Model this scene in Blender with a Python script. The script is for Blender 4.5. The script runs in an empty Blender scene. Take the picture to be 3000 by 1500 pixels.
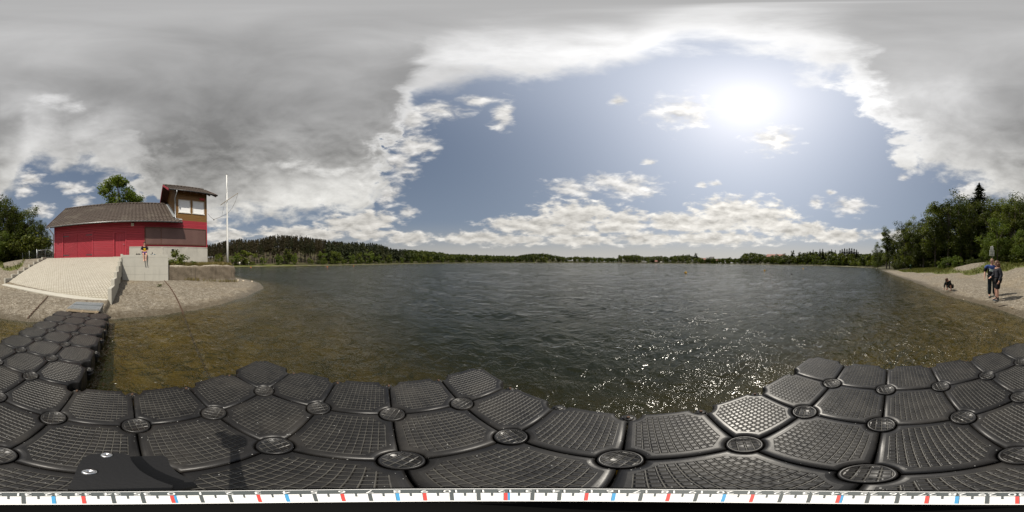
import bpy, bmesh, math, random
import numpy as np
from mathutils import Vector, Matrix, Euler
R = math.radians
scene = bpy.context.scene
COL = scene.collection
random.seed(7)
NPR = np.random.default_rng(11)

# ------------------------------------------------------------------ camera
CZ = 1.645                      # eye height over the lake (water is z = 0)
Y0 = 772.777; KD = 90.0 / Y0; PITCH = R(-0.598)
cam = bpy.data.cameras.new('camera'); cam.type = 'PANO'
cam.panorama_type = 'EQUIRECTANGULAR'
cam.latitude_max = R(90); cam.latitude_min = -R((1500 - Y0) * KD)
cam.longitude_min = -math.pi; cam.longitude_max = math.pi
cam.clip_start = 0.01; cam.clip_end = 6000
cob = bpy.data.objects.new('camera', cam); COL.objects.link(cob)
cob.location = (0, 0, CZ); cob.rotation_euler = (R(90) + PITCH, 0, 0)
scene.camera = cob
scene.render.engine = 'CYCLES'
scene.cycles.max_bounces = 8; scene.cycles.transparent_max_bounces = 16
scene.cycles.sample_clamp_indirect = 4.0; scene.cycles.sample_clamp_direct = 13.0
scene.cycles.caustics_reflective = False; scene.cycles.caustics_refractive = False
vs = scene.view_settings
scene.display_settings.display_device = 'sRGB'
vs.view_transform = 'Standard'; vs.look = 'None'; vs.exposure = 0; vs.gamma = 1

def ray(x, y):
    a = (x / 3000 - .5) * 2 * math.pi; e = R((Y0 - y) * KD)
    v = (math.cos(e) * math.sin(a), math.cos(e) * math.cos(a), math.sin(e))
    c, s = math.cos(PITCH), math.sin(PITCH)
    return Vector((v[0], c * v[1] - s * v[2], s * v[1] + c * v[2]))
def atz(x, y, z=0.0):
    v = ray(x, y); t = (z - CZ) / v.z
    return Vector((v.x * t, v.y * t, z))
def atr(x, y, r):
    v = ray(x, y); h = math.hypot(v.x, v.y)
    return Vector((v.x * r / h, v.y * r / h, CZ + v.z * r / h))
def pxa(x): return (x / 3000 - .5) * 360
def pol(az, r, z=0.0):
    return Vector((r * math.sin(R(az)), r * math.cos(R(az)), z))

# ------------------------------------------------------------------ mesh helpers
class MB:
    def __init__(s): s.v = []; s.f = []; s.sm = []; s.mi = []; s.m = 0
    def add(s, vs_, fs, smooth=False):
        o = len(s.v); s.v += [tuple(p) for p in vs_]
        for f in fs: s.f.append(tuple(i + o for i in f)); s.sm.append(smooth); s.mi.append(s.m)
        return s
    def box(s, c, d, rot=None):
        hx, hy, hz = d[0] / 2, d[1] / 2, d[2] / 2
        P = [Vector((x * hx, y * hy, z * hz)) for z in (-1, 1) for y in (-1, 1) for x in (-1, 1)]
        if rot is not None: P = [rot @ p for p in P]
        c = Vector(c)
        return s.add([p + c for p in P], [(0, 2, 3, 1), (4, 5, 7, 6), (0, 1, 5, 4), (2, 6, 7, 3), (0, 4, 6, 2), (1, 3, 7, 5)])
    def box2(s, a, b):
        return s.box([(a[i] + b[i]) / 2 for i in range(3)], [abs(b[i] - a[i]) for i in range(3)])
    def bar(s, p, q, w, h=None):
        p, q = Vector(p), Vector(q); d = q - p; h = h or w
        m = d.to_track_quat('Y', 'Z').to_matrix()
        return s.box((p + q) / 2, (w, d.length, h), m)
    def cyl(s, p, q, r0, r1=None, n=12, caps=True):
        return s.tube([p, q], [r0, r0 if r1 is None else r1], n, caps)
    def tube(s, pts, rad, n=8, caps=True, smooth=True):
        pts = [Vector(p) for p in pts]
        if not hasattr(rad, '__len__'): rad = [rad] * len(pts)
        vs_ = []; fs = []; up = None
        for i, p in enumerate(pts):
            d = (pts[min(i + 1, len(pts) - 1)] - pts[max(i - 1, 0)]).normalized()
            if up is None:
                up = Vector((0, 0, 1)) if abs(d.z) < .9 else Vector((1, 0, 0))
            a = d.cross(up).normalized(); b = a.cross(d).normalized(); up = b
            for k in range(n):
                t = 2 * math.pi * k / n
                vs_.append(p + (a * math.cos(t) + b * math.sin(t)) * rad[i])
        for i in range(len(pts) - 1):
            for k in range(n):
                k2 = (k + 1) % n
                fs.append((i * n + k, i * n + k2, (i + 1) * n + k2, (i + 1) * n + k))
        s.add(vs_, fs, smooth)
        if caps:
            s.add(vs_[:n], [tuple(range(n))]); s.add(vs_[-n:], [tuple(range(n))[::-1]])
        return s
    def lathe(s, prof, c=(0, 0, 0), n=24, smooth=True):
        vs_ = []; fs = []; c = Vector(c)
        for r, z in prof:
            for k in range(n):
                t = 2 * math.pi * k / n
                vs_.append(c + Vector((r * math.cos(t), r * math.sin(t), z)))
        for i in range(len(prof) - 1):
            for k in range(n):
                k2 = (k + 1) % n
                fs.append((i * n + k, i * n + k2, (i + 1) * n + k2, (i + 1) * n + k))
        return s.add(vs_, fs, smooth)
    def prism(s, poly, d, smooth=False):
        n = len(poly); d = Vector(d); a = [Vector(p) for p in poly]; b = [p + d for p in a]
        s.add(a + b, [tuple(range(n))[::-1], tuple(range(n, 2 * n))])
        return s.add(a + b, [(i, (i + 1) % n, n + (i + 1) % n, n + i) for i in range(n)], smooth)
    def ball(s, c, r, n=12, m=8):
        c = Vector(c); r = Vector(r) if hasattr(r, '__len__') else Vector((r, r, r))
        vs_ = []; fs = []
        for i in range(m + 1):
            th = math.pi * i / m
            for k in range(n):
                t = 2 * math.pi * k / n
                vs_.append(c + Vector((r.x * math.sin(th) * math.cos(t), r.y * math.sin(th) * math.sin(t), r.z * math.cos(th))))
        for i in range(m):
            for k in range(n):
                k2 = (k + 1) % n
                fs.append((i * n + k, (i + 1) * n + k, (i + 1) * n + k2, i * n + k2))
        return s.add(vs_, fs, True)
    def mesh(s, name, mats):
        me = bpy.data.meshes.new(name); me.from_pydata(s.v, [], s.f)
        for m in (mats if isinstance(mats, (list, tuple)) else [mats]): me.materials.append(m)
        me.polygons.foreach_set('use_smooth', s.sm)
        me.polygons.foreach_set('material_index', s.mi)
        me.update()
        return me
    def build(s, name, mats, parent=None):
        bm = bmesh.new(); me = s.mesh(name, mats); bm.from_mesh(me)
        bmesh.ops.remove_doubles(bm, verts=bm.verts, dist=1e-5)
        bmesh.ops.recalc_face_normals(bm, faces=bm.faces); bm.to_mesh(me); bm.free()
        return link(name, me, parent)

def link(name, me, parent=None, loc=(0, 0, 0), rz=0):
    o = bpy.data.objects.new(name, me); COL.objects.link(o)
    o.location = loc; o.rotation_euler = (0, 0, rz)
    if parent is not None: o.parent = parent
    return o
def tag(o, label=None, cat=None, group=None, kind=None):
    if label: o['label'] = label
    if cat: o['category'] = cat
    if group: o['group'] = group
    if kind: o['kind'] = kind
    return o
def thing(name, label, cat, loc=(0, 0, 0), rz=0, group=None):
    return tag(link(name, None, None, loc, rz), label, cat, group)
def kids(o): return [c for c in bpy.data.objects if c.parent is o]
def copy_tree(o, parent=None):
    c = o.copy(); COL.objects.link(c); c.parent = parent
    for ch in list(o.children): copy_tree(ch, c)
    return c
ONES = 'zeroth first second third fourth fifth sixth seventh eighth ninth tenth eleventh twelfth thirteenth fourteenth fifteenth sixteenth seventeenth eighteenth nineteenth'.split()
TENS = ['', '', 'twent', 'thirt', 'fort', 'fift', 'sixt', 'sevent', 'eight', 'ninet']
def ordw(n):
    if n < 20: return ONES[n]
    if n >= 100: return 'hundred-and-' + ordw(n - 100) if n > 100 else 'hundredth'
    return TENS[n // 10] + ('ieth' if n % 10 == 0 else 'y-' + ONES[n % 10])

# ------------------------------------------------------------------ materials
class NT:
    def __init__(s, tree): s.t = tree; s.L = tree.links
    def n(s, typ, **kw):
        nd = s.t.nodes.new(typ)
        for k, v in kw.items():
            if hasattr(nd, k): setattr(nd, k, v)
            else: s.set(nd.inputs[k], v)
        return nd
    def set(s, inp, v):
        if isinstance(v, bpy.types.NodeSocket): s.L.new(v, inp)
        elif v is not None:
            if hasattr(inp.default_value, '__len__') and not hasattr(v, '__len__'): v = [v] * len(inp.default_value)
            if hasattr(v, '__len__') and len(inp.default_value) == 4 and len(v) == 3: v = (*v, 1)
            inp.default_value = v
    def math(s, op, a, b=None, c=None, clamp=False):
        nd = s.t.nodes.new('ShaderNodeMath'); nd.operation = op; nd.use_clamp = clamp
        s.set(nd.inputs[0], a)
        if b is not None: s.set(nd.inputs[1], b)
        if c is not None: s.set(nd.inputs[2], c)
        return nd.outputs[0]
    def vmath(s, op, a, b=None, c=None):
        nd = s.t.nodes.new('ShaderNodeVectorMath'); nd.operation = op
        s.set(nd.inputs[0], a)
        if b is not None: s.set(nd.inputs[1], b)
        if c is not None: s.set(nd.inputs[2], c)
        return nd.outputs['Value'] if op in ('LENGTH', 'DOT_PRODUCT', 'DISTANCE') else nd.outputs[0]
    def mix(s, f, a, b, typ='MIX'):
        nd = s.t.nodes.new('ShaderNodeMix'); nd.data_type = 'RGBA'; nd.blend_type = typ; nd.clamp_factor = True
        s.set(nd.inputs[0], f); s.set(nd.inputs[6], a); s.set(nd.inputs[7], b)
        return nd.outputs[2]
    def fmix(s, f, a, b):
        nd = s.t.nodes.new('ShaderNodeMix'); nd.data_type = 'FLOAT'
        s.set(nd.inputs[0], f); s.set(nd.inputs[2], a); s.set(nd.inputs[3], b)
        return nd.outputs[0]
    def sstep(s, v, lo, hi):
        nd = s.t.nodes.new('ShaderNodeMapRange'); nd.interpolation_type = 'SMOOTHSTEP'
        s.set(nd.inputs[0], v); s.set(nd.inputs[1], lo); s.set(nd.inputs[2], hi)
        return nd.outputs[0]
    def noise(s, vec, scale, detail=4, rough=.55, dist=0.0):
        nd = s.t.nodes.new('ShaderNodeTexNoise')
        if vec is not None: s.set(nd.inputs['Vector'], vec)
        s.set(nd.inputs['Scale'], scale); s.set(nd.inputs['Detail'], detail)
        s.set(nd.inputs['Roughness'], rough); s.set(nd.inputs['Distortion'], dist)
        return nd.outputs['Fac']
    def vor(s, vec, scale, feature='F1'):
        nd = s.t.nodes.new('ShaderNodeTexVoronoi'); nd.feature = feature
        if vec is not None: s.set(nd.inputs['Vector'], vec)
        s.set(nd.inputs['Scale'], scale)
        return nd
    def ramp(s, f, stops, interp='LINEAR'):
        nd = s.t.nodes.new('ShaderNodeValToRGB'); cr = nd.color_ramp; cr.interpolation = interp
        while len(cr.elements) < len(stops): cr.elements.new(.5)
        for e, (p, c) in zip(cr.elements, stops):
            e.position = p; e.color = (*c, 1) if hasattr(c, '__len__') else (c, c, c, 1)
        s.set(nd.inputs[0], f)
        return nd.outputs[0]
    def scale(s, vec, sc):
        return s.vmath('MULTIPLY', vec, sc)
    def bump(s, h, strength=.5, dist=.01, normal=None):
        nd = s.t.nodes.new('ShaderNodeBump'); s.set(nd.inputs['Strength'], strength); s.set(nd.inputs['Distance'], dist)
        s.set(nd.inputs['Height'], h)
        if normal is not None: s.set(nd.inputs['Normal'], normal)
        return nd.outputs[0]
    def coord(s, which='Object'):
        return s.t.nodes.new('ShaderNodeTexCoord').outputs[which]
    def xyz(s, v):
        nd = s.t.nodes.new('ShaderNodeSeparateXYZ'); s.L.new(v, nd.inputs[0]); return nd.outputs
    def comb(s, x, y, z):
        nd = s.t.nodes.new('ShaderNodeCombineXYZ')
        for i, v in enumerate((x, y, z)): s.set(nd.inputs[i], v)
        return nd.outputs[0]
def mat(name, col=(.5, .5, .5), rough=.6, metal=0.0, spec=.5, var=.12, vscale=6.0, bump=0.0, bscale=40, f=None):
    m = bpy.data.materials.new(name); m.use_nodes = True
    t = NT(m.node_tree); b = m.node_tree.nodes['Principled BSDF']
    b.inputs['Roughness'].default_value = rough; b.inputs['Metallic'].default_value = metal
    b.inputs['Specular IOR Level'].default_value = spec
    c = t.coord()
    if f is not None:
        r = f(t, b, c)
        if r is not None: t.set(b.inputs['Base Color'], r)
    else:
        n = t.noise(c, vscale, 5)
        t.set(b.inputs['Base Color'], t.mix(n, [x * (1 - 2 * var) for x in col], [min(1, x * (1 + 2 * var)) for x in col]))
    if bump:
        t.set(b.inputs['Normal'], t.bump(t.noise(c, bscale, 4), bump, .01))
    return m
def lerp(a, b, t): return a + (b - a) * t
def sstep(a, b, x):
    t = np.clip((x - a) / (b - a), 0, 1); return t * t * (3 - 2 * t)

# ------------------------------------------------------------------ frames
WALK = R(45.9)                                    # dock lattice axis i (math angle)
DT = Vector((0.0049, 0.0773, 0))                  # lattice origin (metres)
FA = R(132)                                       # facade axis u (math angle), w = u + 90 deg, away from the lake
UX = np.array([math.cos(FA), math.sin(FA)]); NX = np.array([-math.sin(FA), math.cos(FA)])
def fw(u, w, z=0.0): return Vector((u * UX[0] + w * NX[0], u * UX[1] + w * NX[1], z))
ZD = 0.32                                         # dock top above the water

# ------------------------------------------------------------------ lake outline and terrain
FAR = np.array([(-112, 92), (-98, 98), (-84, 102), (-72, 107), (-60, 120), (-50, 137), (-40, 165), (-30, 215), (-15, 290), (0, 360), (15, 385), (30, 370),
                (45, 330), (60, 310), (72, 300), (85, 285), (98, 240), (108, 190), (115, 150), (121, 118), (127.4, 88)], float)
NEAR_PX = [(2594, 796), (2627, 809.5), (2666, 821), (2700, 834), (2732, 846), (2760, 859), (2815, 876), (2864, 888), (2899, 898), (2952, 915), (3000, 930),
           (3040, 936), (3078, 941), (3150, 939), (3230, 938), (3320, 937), (3420, 929), (3520, 915.5), (3600, 902), (3670, 886), (3720, 871), (3756, 853), (3769, 841), (3764, 831), (3740, 822), (3700, 815)]
LAKE = [pol(a, r)[:2] for a, r in FAR] + [atz(x if x < 3000 else x - 3000, y)[:2] for x, y in NEAR_PX]
LAKE += [pol(-99.5, 24)[:2], pol(-104, 36)[:2], pol(-113, 60)[:2]]
LAKE = np.array([tuple(p) for p in LAKE])

def lake_sd(X, Y):
    """signed distance to the lake shore, positive on land"""
    X = np.asarray(X, float); Y = np.asarray(Y, float)
    best = np.full(X.shape, 1e12); ins = np.zeros(X.shape, bool)
    n = len(LAKE)
    for i in range(n):
        ax, ay = LAKE[i]; bx, by = LAKE[(i + 1) % n]
        dx, dy = bx - ax, by - ay
        t = np.clip(((X - ax) * dx + (Y - ay) * dy) / (dx * dx + dy * dy), 0, 1)
        best = np.minimum(best, (X - ax - t * dx) ** 2 + (Y - ay - t * dy) ** 2)
        if ay != by:
            c = ((ay > Y) != (by > Y)) & (X < dx * (Y - ay) / (by - ay) + ax)
            ins ^= c
    d = np.sqrt(best)
    return np.where(ins, -d, d)

# skyline of the far woods in photo pixels -> (azimuth, top row)
SKY_PX = np.array([(560, 722), (620, 716), (660, 706), (700, 700), (740, 703), (780, 694), (800, 689), (850, 689), (885, 692), (940, 700), (985, 706), (1020, 707), (1060, 704), (1100, 712), (1130, 720), (1150, 729),
                   (1266, 735), (1313, 743), (1383, 746), (1446, 748), (1509, 750), (1555, 743), (1592, 742.6), (1658, 753), (1686, 751), (1750, 754), (1807, 756), (1815, 748), (1863, 746.6),
                   (1890, 752), (1940, 750), (1957, 753), (1985, 747), (2026, 748), (2060, 758), (2105, 758), (2126, 756), (2165, 758), (2180, 743), (2201, 740), (2243, 745), (2300, 746),
                   (2330, 752), (2350, 742), (2380, 734), (2440, 734), (2456, 742), (2500, 745), (2540, 744), (2580, 740), (2640, 740)], float)
SKA = (SKY_PX[:, 0] / 3000 - .5) * 360
def skyline_el(az):
    y = np.interp(az, SKA, SKY_PX[:, 1])
    return (Y0 - y) * KD + math.degrees(PITCH) * np.cos(np.radians(az))
def shore_r(az): return np.interp(az, FAR[:, 0], FAR[:, 1])
RIDGE = 95.0
def hill_top(az):
    """height of the ground at the ridge of the far hills"""
    rr = shore_r(az) + RIDGE
    return np.maximum(CZ + rr * np.tan(np.radians(skyline_el(az))) - np.where(az < -50, 15.5, 11.5), 1.2)

def ground(X, Y):
    X = np.asarray(X, float); Y = np.asarray(Y, float)
    d = lake_sd(X, Y); r = np.hypot(X, Y); az = np.degrees(np.arctan2(X, Y))
    u = X * UX[0] + Y * UX[1]; w = X * NX[0] + Y * NX[1]
    # lake bed
    bed = -(.13 * np.minimum(-d, 4.6) + .36 * np.clip(-d - 4.6, 0, 8) + 2.0 * (1 - np.exp(-np.clip(-d - 12.6, 0, 500) / 20)))
    bed = bed - .02 * np.sin(X * 3.1 + Y) * np.sin(Y * 2.3) * np.clip(-d, 0, 1)
    # near land: beach, then the rising meadow
    dl = np.maximum(d, 0)
    near = .13 * np.minimum(dl, 6) + .075 * np.clip(dl - 6, 0, 22) + .03 * np.clip(dl - 28, 0, 60)
    # low mound beside the beach (photo: bare earth hump behind the people)
    hm = atr(2880, 768, 22); near = near + 1.0 * np.exp(-(((X - hm.x) / 5.0) ** 2 + ((Y - hm.y) / 3.2) ** 2)) * sstep(3, 9, dl)
    # ramp, yard in front of the boathouse and the path beside it
    ramp = .36 + 1.86 * np.clip((w - 6.1) / 5.9, 0, 1) + .065 * np.clip(w - 12, 0, 40)
    yard = sstep(-19, -9.5, u) * (1 - sstep(-1.07, -.97, u)) * sstep(3.4, 6.3, w)
    inside = sstep(10.68, 10.78, w) * sstep(-1.05, -1.0, u)
    yard = np.maximum(yard, inside * (1 - sstep(2.0, 2.08, u)))
    terr = np.minimum(1.46 + .05 * np.clip(w - 10.7, 0, 1.8), 1.62)
    # the fill behind the old wall
    fill = inside * sstep(2.0, 2.08, u) * (1 - sstep(7.3, 7.6, u)) * (1 - sstep(19, 25, w))
    land = near * (1 - yard) + np.where(w > 3, ramp, 0) * yard
    land = land * (1 - fill) + terr * fill
    land += (.035 * np.sin(X * .9 + 1.3 * Y) * np.sin(Y * .8 - .3 * X) + .012 * np.sin(3.1 * X + 1) * np.sin(2.7 * Y)) * np.clip(dl - .4, 0, 2) / 2 * (1 - fill) * (1 - yard)
    near_land = land
    # far hills
    hz = hill_top(az)
    far = .16 * np.clip(dl, 0, 3) + hz * sstep(2, RIDGE, dl) + .4 * np.sin(X * .07) * np.sin(Y * .06) * sstep(5, 60, dl)
    fr = ((az > -111) & (az < 122) & (r > 70)).astype(float)
    fr = np.maximum(fr, sstep(80, 110, r))
    fr = np.where((az > 122) & (az < 180), sstep(80, 100, r) * sstep(146, 130, az), fr)
    fr = np.where((az < -111), sstep(70, 95, r) * sstep(-150, -115, az), fr)
    L = near_land * (1 - fr) + far * fr
    return np.where(d < 0, bed, L)
def gz(x, y): return float(ground(np.array([x]), np.array([y]))[0])
def ground_hit(x, y, r0=2.5, r1=80):
    v = ray(x, y); h = math.hypot(v.x, v.y)
    rs = np.geomspace(r0, r1, 900); zz = CZ + rs * v.z / h
    g = ground(rs * v.x / h, rs * v.y / h); k = np.nonzero(zz <= g)[0]
    i = k[0] if len(k) else len(rs) - 1
    return Vector((rs[i] * v.x / h, rs[i] * v.y / h, float(g[i])))

NA, RATIO = 1080, 1.0215
rings = [0.25]
while rings[-1] < 2600: rings.append(rings[-1] * (1.034 if rings[-1] < 4 else 1.0115 if rings[-1] < 22 else 1.026))
rings = np.array(rings)
def polar_sheet(name, zfun, mats, rr, na=NA, attrs=None):
    az = np.linspace(-np.pi, np.pi, na, endpoint=False)
    X = np.outer(rr, np.sin(az)).ravel(); Y = np.outer(rr, np.cos(az)).ravel()
    Z = zfun(X, Y)
    nv = len(X) + 1; nr = len(rr)
    co = np.empty((nv, 3), np.float32); co[:-1, 0] = X; co[:-1, 1] = Y; co[:-1, 2] = Z
    co[-1] = (0, 0, Z[:na].mean())
    i = np.arange(nr - 1)[:, None] * na; k = np.arange(na)[None, :]; k2 = (k + 1) % na
    q = np.stack([i + k, i + na + k, i + na + k2, i + k2], -1).reshape(-1, 4)[:, ::-1]
    tri = np.stack([np.full(na, nv - 1), (np.arange(na) + 1) % na, np.arange(na)], -1)[:, ::-1]
    loops = np.concatenate([q.ravel(), tri[:, ::-1].ravel()]).astype(np.int32)
    tot = np.concatenate([np.full(len(q), 4), np.full(na, 3)]).astype(np.int32)
    st = np.concatenate([[0], np.cumsum(tot)[:-1]]).astype(np.int32)
    me = bpy.data.meshes.new(name)
    me.vertices.add(nv); me.vertices.foreach_set('co', co.ravel())
    me.loops.add(len(loops)); me.loops.foreach_set('vertex_index', loops)
    me.polygons.add(len(tot)); me.polygons.foreach_set('loop_start', st)
    me.polygons.foreach_set('use_smooth', np.ones(len(tot), bool))
    me.update(calc_edges=True); me.validate()
    for m in mats: me.materials.append(m)
    if attrs:
        for nm, fn in attrs.items():
            a = me.attributes.new(nm, 'FLOAT', 'POINT'); val = np.append(fn(X, Y, Z), 0).astype(np.float32)
            a.data.foreach_set('value', val)
    return link(name, me)

GB = []
for x_, y_ in [(2585, 786.5), (2610, 790), (2650, 797.5), (2700, 800), (2760, 801), (2800, 803), (2840, 807), (2880, 800), (2915, 799), (2950, 795), (2975, 783), (3000, 780), (3012, 789), (3030, 792), (3050, 790), (3064, 782), (3072, 770), (3085, 757)]:
    h_ = ground_hit(x_ if x_ < 3000 else x_ - 3000, y_, 4); GB.append((pxa(x_) if x_ < 3000 else pxa(x_), math.hypot(h_.x, h_.y)))
GB = np.array(GB)
def grass_w(X, Y, Z):
    d = lake_sd(X, Y); r = np.hypot(X, Y); az = np.degrees(np.arctan2(X, Y))
    u = X * UX[0] + Y * UX[1]; w = X * NX[0] + Y * NX[1]
    wob = .5 * np.sin(X * .85 + 2) * np.sin(Y * .77) + .3 * np.sin(X * 1.9) * np.sin(Y * 1.6 + .6)
    a2 = np.where(az < 0, az + 360, az)
    rb = np.interp(a2, GB[:, 0], GB[:, 1])
    g = sstep(-1.0, 1.0, r - rb + wob * 1.2) * ((a2 > 125) & (a2 < 191))
    # the track to the gate stays gravel
    track = np.exp(-((u + 12.2 + .30 * (w - 12)) / 2.4) ** 2) * sstep(8, 11, w)
    g = g * (1 - np.clip(track * 1.5, 0, 1) * (a2 > 181))
    hm = ground_hit(2845, 778, 6); bare = np.exp(-(((a2 - pxa(2842)) / 5.2) ** 2 + ((r - math.hypot(hm.x, hm.y) - 1.5) / 3.0) ** 2))
    g = g * (1 - np.clip(bare * 1.7, 0, 1))
    fill = (u > 2.05) & (u < 7.2) & (w > 10.75) & (az > -130) & (az < -95) & (r < 40)
    g = np.where(fill, .75, g)
    yard_back = (w > 12.4) & (u > -7) & (u < 8) & (r < 40)
    g = np.where(yard_back, .9, g)
    far = (r > 70) & ~((a2 > 128) & (a2 < 170) & (r < 90))
    g = np.where(far, sstep(.5, 1.6, d + .25 * wob), g)
    g = np.where((r > 40) & (a2 > 124) & (a2 < 260), np.maximum(g, sstep(3, 6, d)), g)
    return np.clip(g, 0, 1)
def forest_w(X, Y, Z):
    d = lake_sd(X, Y); r = np.hypot(X, Y); az = np.degrees(np.arctan2(X, Y)); a2 = np.where(az < 0, az + 360, az)
    f = sstep(70, 95, r) * np.where((az > -101) & (az < -76), sstep(9, 15, d), sstep(1.5, 4, d))
    wood_ = sstep(7, 11, r - np.interp(a2, [125, 131, 140, 150, 158, 165, 172, 182, 190], [44, 38, 26, 22, 20, 19, 17, 16, 20])) * (a2 > 124) * (a2 < 186)
    wood_ = np.maximum(wood_, sstep(47, 50, r) * (a2 > 124) * (a2 < 150) * sstep(2, 5, d))
    return np.clip(np.maximum(f, wood_), 0, 1)

def f_ground(t, b, c):
    g = t.n('ShaderNodeAttribute', attribute_name='grass').outputs['Fac']
    z = t.xyz(c)[2]
    big = t.noise(c, .35, 5); mid = t.noise(c, 2.2, 6, .65)
    cell = t.vor(c, 26); cell2 = t.vor(c, 9)
    stone = t.ramp(t.math('FRACT', t.math('MULTIPLY', t.xyz(cell.outputs['Color'])[0], 3.7)),
                   [(0, (.075, .058, .038)), (.35, (.145, .121, .086)), (.7, (.20, .172, .13)), (1, (.34, .31, .255))])
    stone2 = t.ramp(t.xyz(cell2.outputs['Color'])[1], [(0, (.09, .071, .048)), (.6, (.155, .13, .095)), (1, (.27, .235, .18))])
    grav = t.mix(.5, stone, stone2)
    grav = t.mix(t.math('MULTIPLY', t.sstep(big, .45, .7), .32), grav, (.215, .165, .098))         # sandy streaks
    grav = t.vmath('MULTIPLY', grav, (1.10, 1.13, 1.19))
    grav = t.mix(.55, grav, t.mix(mid, (.6, .6, .6), (1.25, 1.22, 1.18)), 'MULTIPLY')
    # the strip the waves keep wet
    wet = t.sstep(t.math('ADD', z, t.math('MULTIPLY', t.math('SUBTRACT', mid, .5), .14)), .115, .02)
    grav = t.mix(t.math('MULTIPLY', wet, .62), grav, (.055, .042, .024))
    turf = t.ramp(t.noise(c, 5.5, 8, .7), [(.25, (.045, .058, .013)), (.5, (.085, .100, .022)), (.66, (.17, .15, .06)), (.85, (.24, .19, .10))])
    gm = t.sstep(t.math('ADD', g, t.math('MULTIPLY', t.math('SUBTRACT', mid, .5), .9)), .4, .62)
    land = t.mix(gm, grav, turf)
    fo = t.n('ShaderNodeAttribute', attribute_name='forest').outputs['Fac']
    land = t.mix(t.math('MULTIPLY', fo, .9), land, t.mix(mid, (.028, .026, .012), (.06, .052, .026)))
    # the lake bed: stones under brown algae
    alg = t.ramp(t.noise(c, 1.3, 7, .62), [(.25, (.056, .035, .006)), (.5, (.122, .075, .013)), (.72, (.195, .128, .030))])
    pebble = t.mix(t.sstep(t.noise(c, 4.5, 5, .6), .5, .72), alg, stone2)
    bed = t.mix(.55, alg, pebble)
    uw = t.sstep(z, .0, -.05)
    out = t.mix(uw, land, bed)
    h = t.math('ADD', t.math('MULTIPLY', cell.outputs['Distance'], -1.0), t.math('MULTIPLY', mid, .8))
    t.set(b.inputs['Normal'], t.bump(h, .55, .03))
    t.set(b.inputs['Roughness'], t.fmix(wet, .9, .35))
    b.inputs['Specular IOR Level'].default_value = .25
    return out
M_ground = mat('ground', rough=.9, f=f_ground)
ground_ob = tag(polar_sheet('ground', ground, [M_ground], rings, attrs={'grass': grass_w, 'forest': forest_w}), kind='structure')

# ------------------------------------------------------------------ water
def waves(X, Y):
    r = np.hypot(X, Y); z = np.zeros_like(X)
    rs = np.random.default_rng(5)
    for k in range(46):
        lam = 0.30 * (1.085 ** k) ; ang = R(62 if k % 3 else 8) + rs.normal(0, .42)
        kx, ky = math.cos(ang) * 2 * math.pi / lam, math.sin(ang) * 2 * math.pi / lam
        ph = rs.uniform(0, 6.28)
        a = .0062 * lam ** .9 * (1 if lam < 2.2 else (2.2 / lam) ** 1.6)
        fade = np.clip(1.6 - r * .0214 * 3.2 / lam, 0, 1)
        gust = .55 + .45 * np.sin(X * .21 * (1 + .1 * k % 3) + ph) * np.sin(Y * .17 + ph * 2)
        q = kx * X + ky * Y + ph
        z += a * fade * gust * (np.sin(q) + .28 * np.sin(2 * q + .6))
    d = lake_sd(X, Y)
    return z * np.clip(.25 - d * .09, .0, 1)
wr = rings[(rings > .2) & (rings < 1500)]
def f_water():
    m = bpy.data.materials.new('water'); m.use_nodes = True
    t = NT(m.node_tree); m.node_tree.nodes.remove(m.node_tree.nodes['Principled BSDF'])
    out = m.node_tree.nodes['Material Output']
    c = t.coord()
    a = t.scale(t.vmath('ADD', c, t.vmath('MULTIPLY', t.n('ShaderNodeTexNoise', Scale=.5).outputs['Color'], (.6, .6, 0))), (1.25, 1.4, 1))
    n1 = t.noise(a, 2.8, 3, .6, .5); n2 = t.noise(a, 10, 3, .6, .4); n3 = t.noise(a, .8, 3, .6, .5)
    pat = t.sstep(t.noise(t.scale(c, (.6, 1.1, 1)), .9, 4, .6), .44, .66)
    n1 = t.math('POWER', n1, 1.6)
    h = t.math('ADD', t.math('ADD', t.math('MULTIPLY', n1, .118), t.math('MULTIPLY', n2, t.math('MULTIPLY_ADD', pat, .045, .008))), t.math('MULTIPLY', n3, .14))
    calm = t.noise(t.scale(c, (.03, .09, 1)), 1, 3)
    nrm = t.bump(h, t.fmix(t.sstep(calm, .35, .65), .65, .95), 1.0)
    fr = t.n('ShaderNodeFresnel', IOR=1.333); t.set(fr.inputs['Normal'], nrm)
    gl = t.n('ShaderNodeBsdfGlossy', Roughness=.085); t.set(gl.inputs['Normal'], nrm); t.set(gl.inputs['Color'], (1, 1, 1))
    tr = t.n('ShaderNodeBsdfTransparent'); t.set(tr.inputs['Color'], (.93, .95, .90))
    df = t.n('ShaderNodeBsdfDiffuse'); t.set(df.inputs['Color'], (.033, .041, .014))
    body = t.n('ShaderNodeMixShader'); t.set(body.inputs[0], .22); t.L.new(tr.outputs[0], body.inputs[1]); t.L.new(df.outputs[0], body.inputs[2])
    mx = t.n('ShaderNodeMixShader'); t.L.new(fr.outputs[0], mx.inputs[0]); t.L.new(body.outputs[0], mx.inputs[1]); t.L.new(gl.outputs[0], mx.inputs[2])
    t.L.new(mx.outputs[0], out.inputs['Surface'])
    ab = t.n('ShaderNodeVolumeAbsorption', Density=.85); t.set(ab.inputs['Color'], (.40, .34, .06))
    t.L.new(ab.outputs[0], out.inputs['Volume'])
    return m
M_water = f_water()
water = polar_sheet('water', waves, [M_water], wr)
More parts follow.
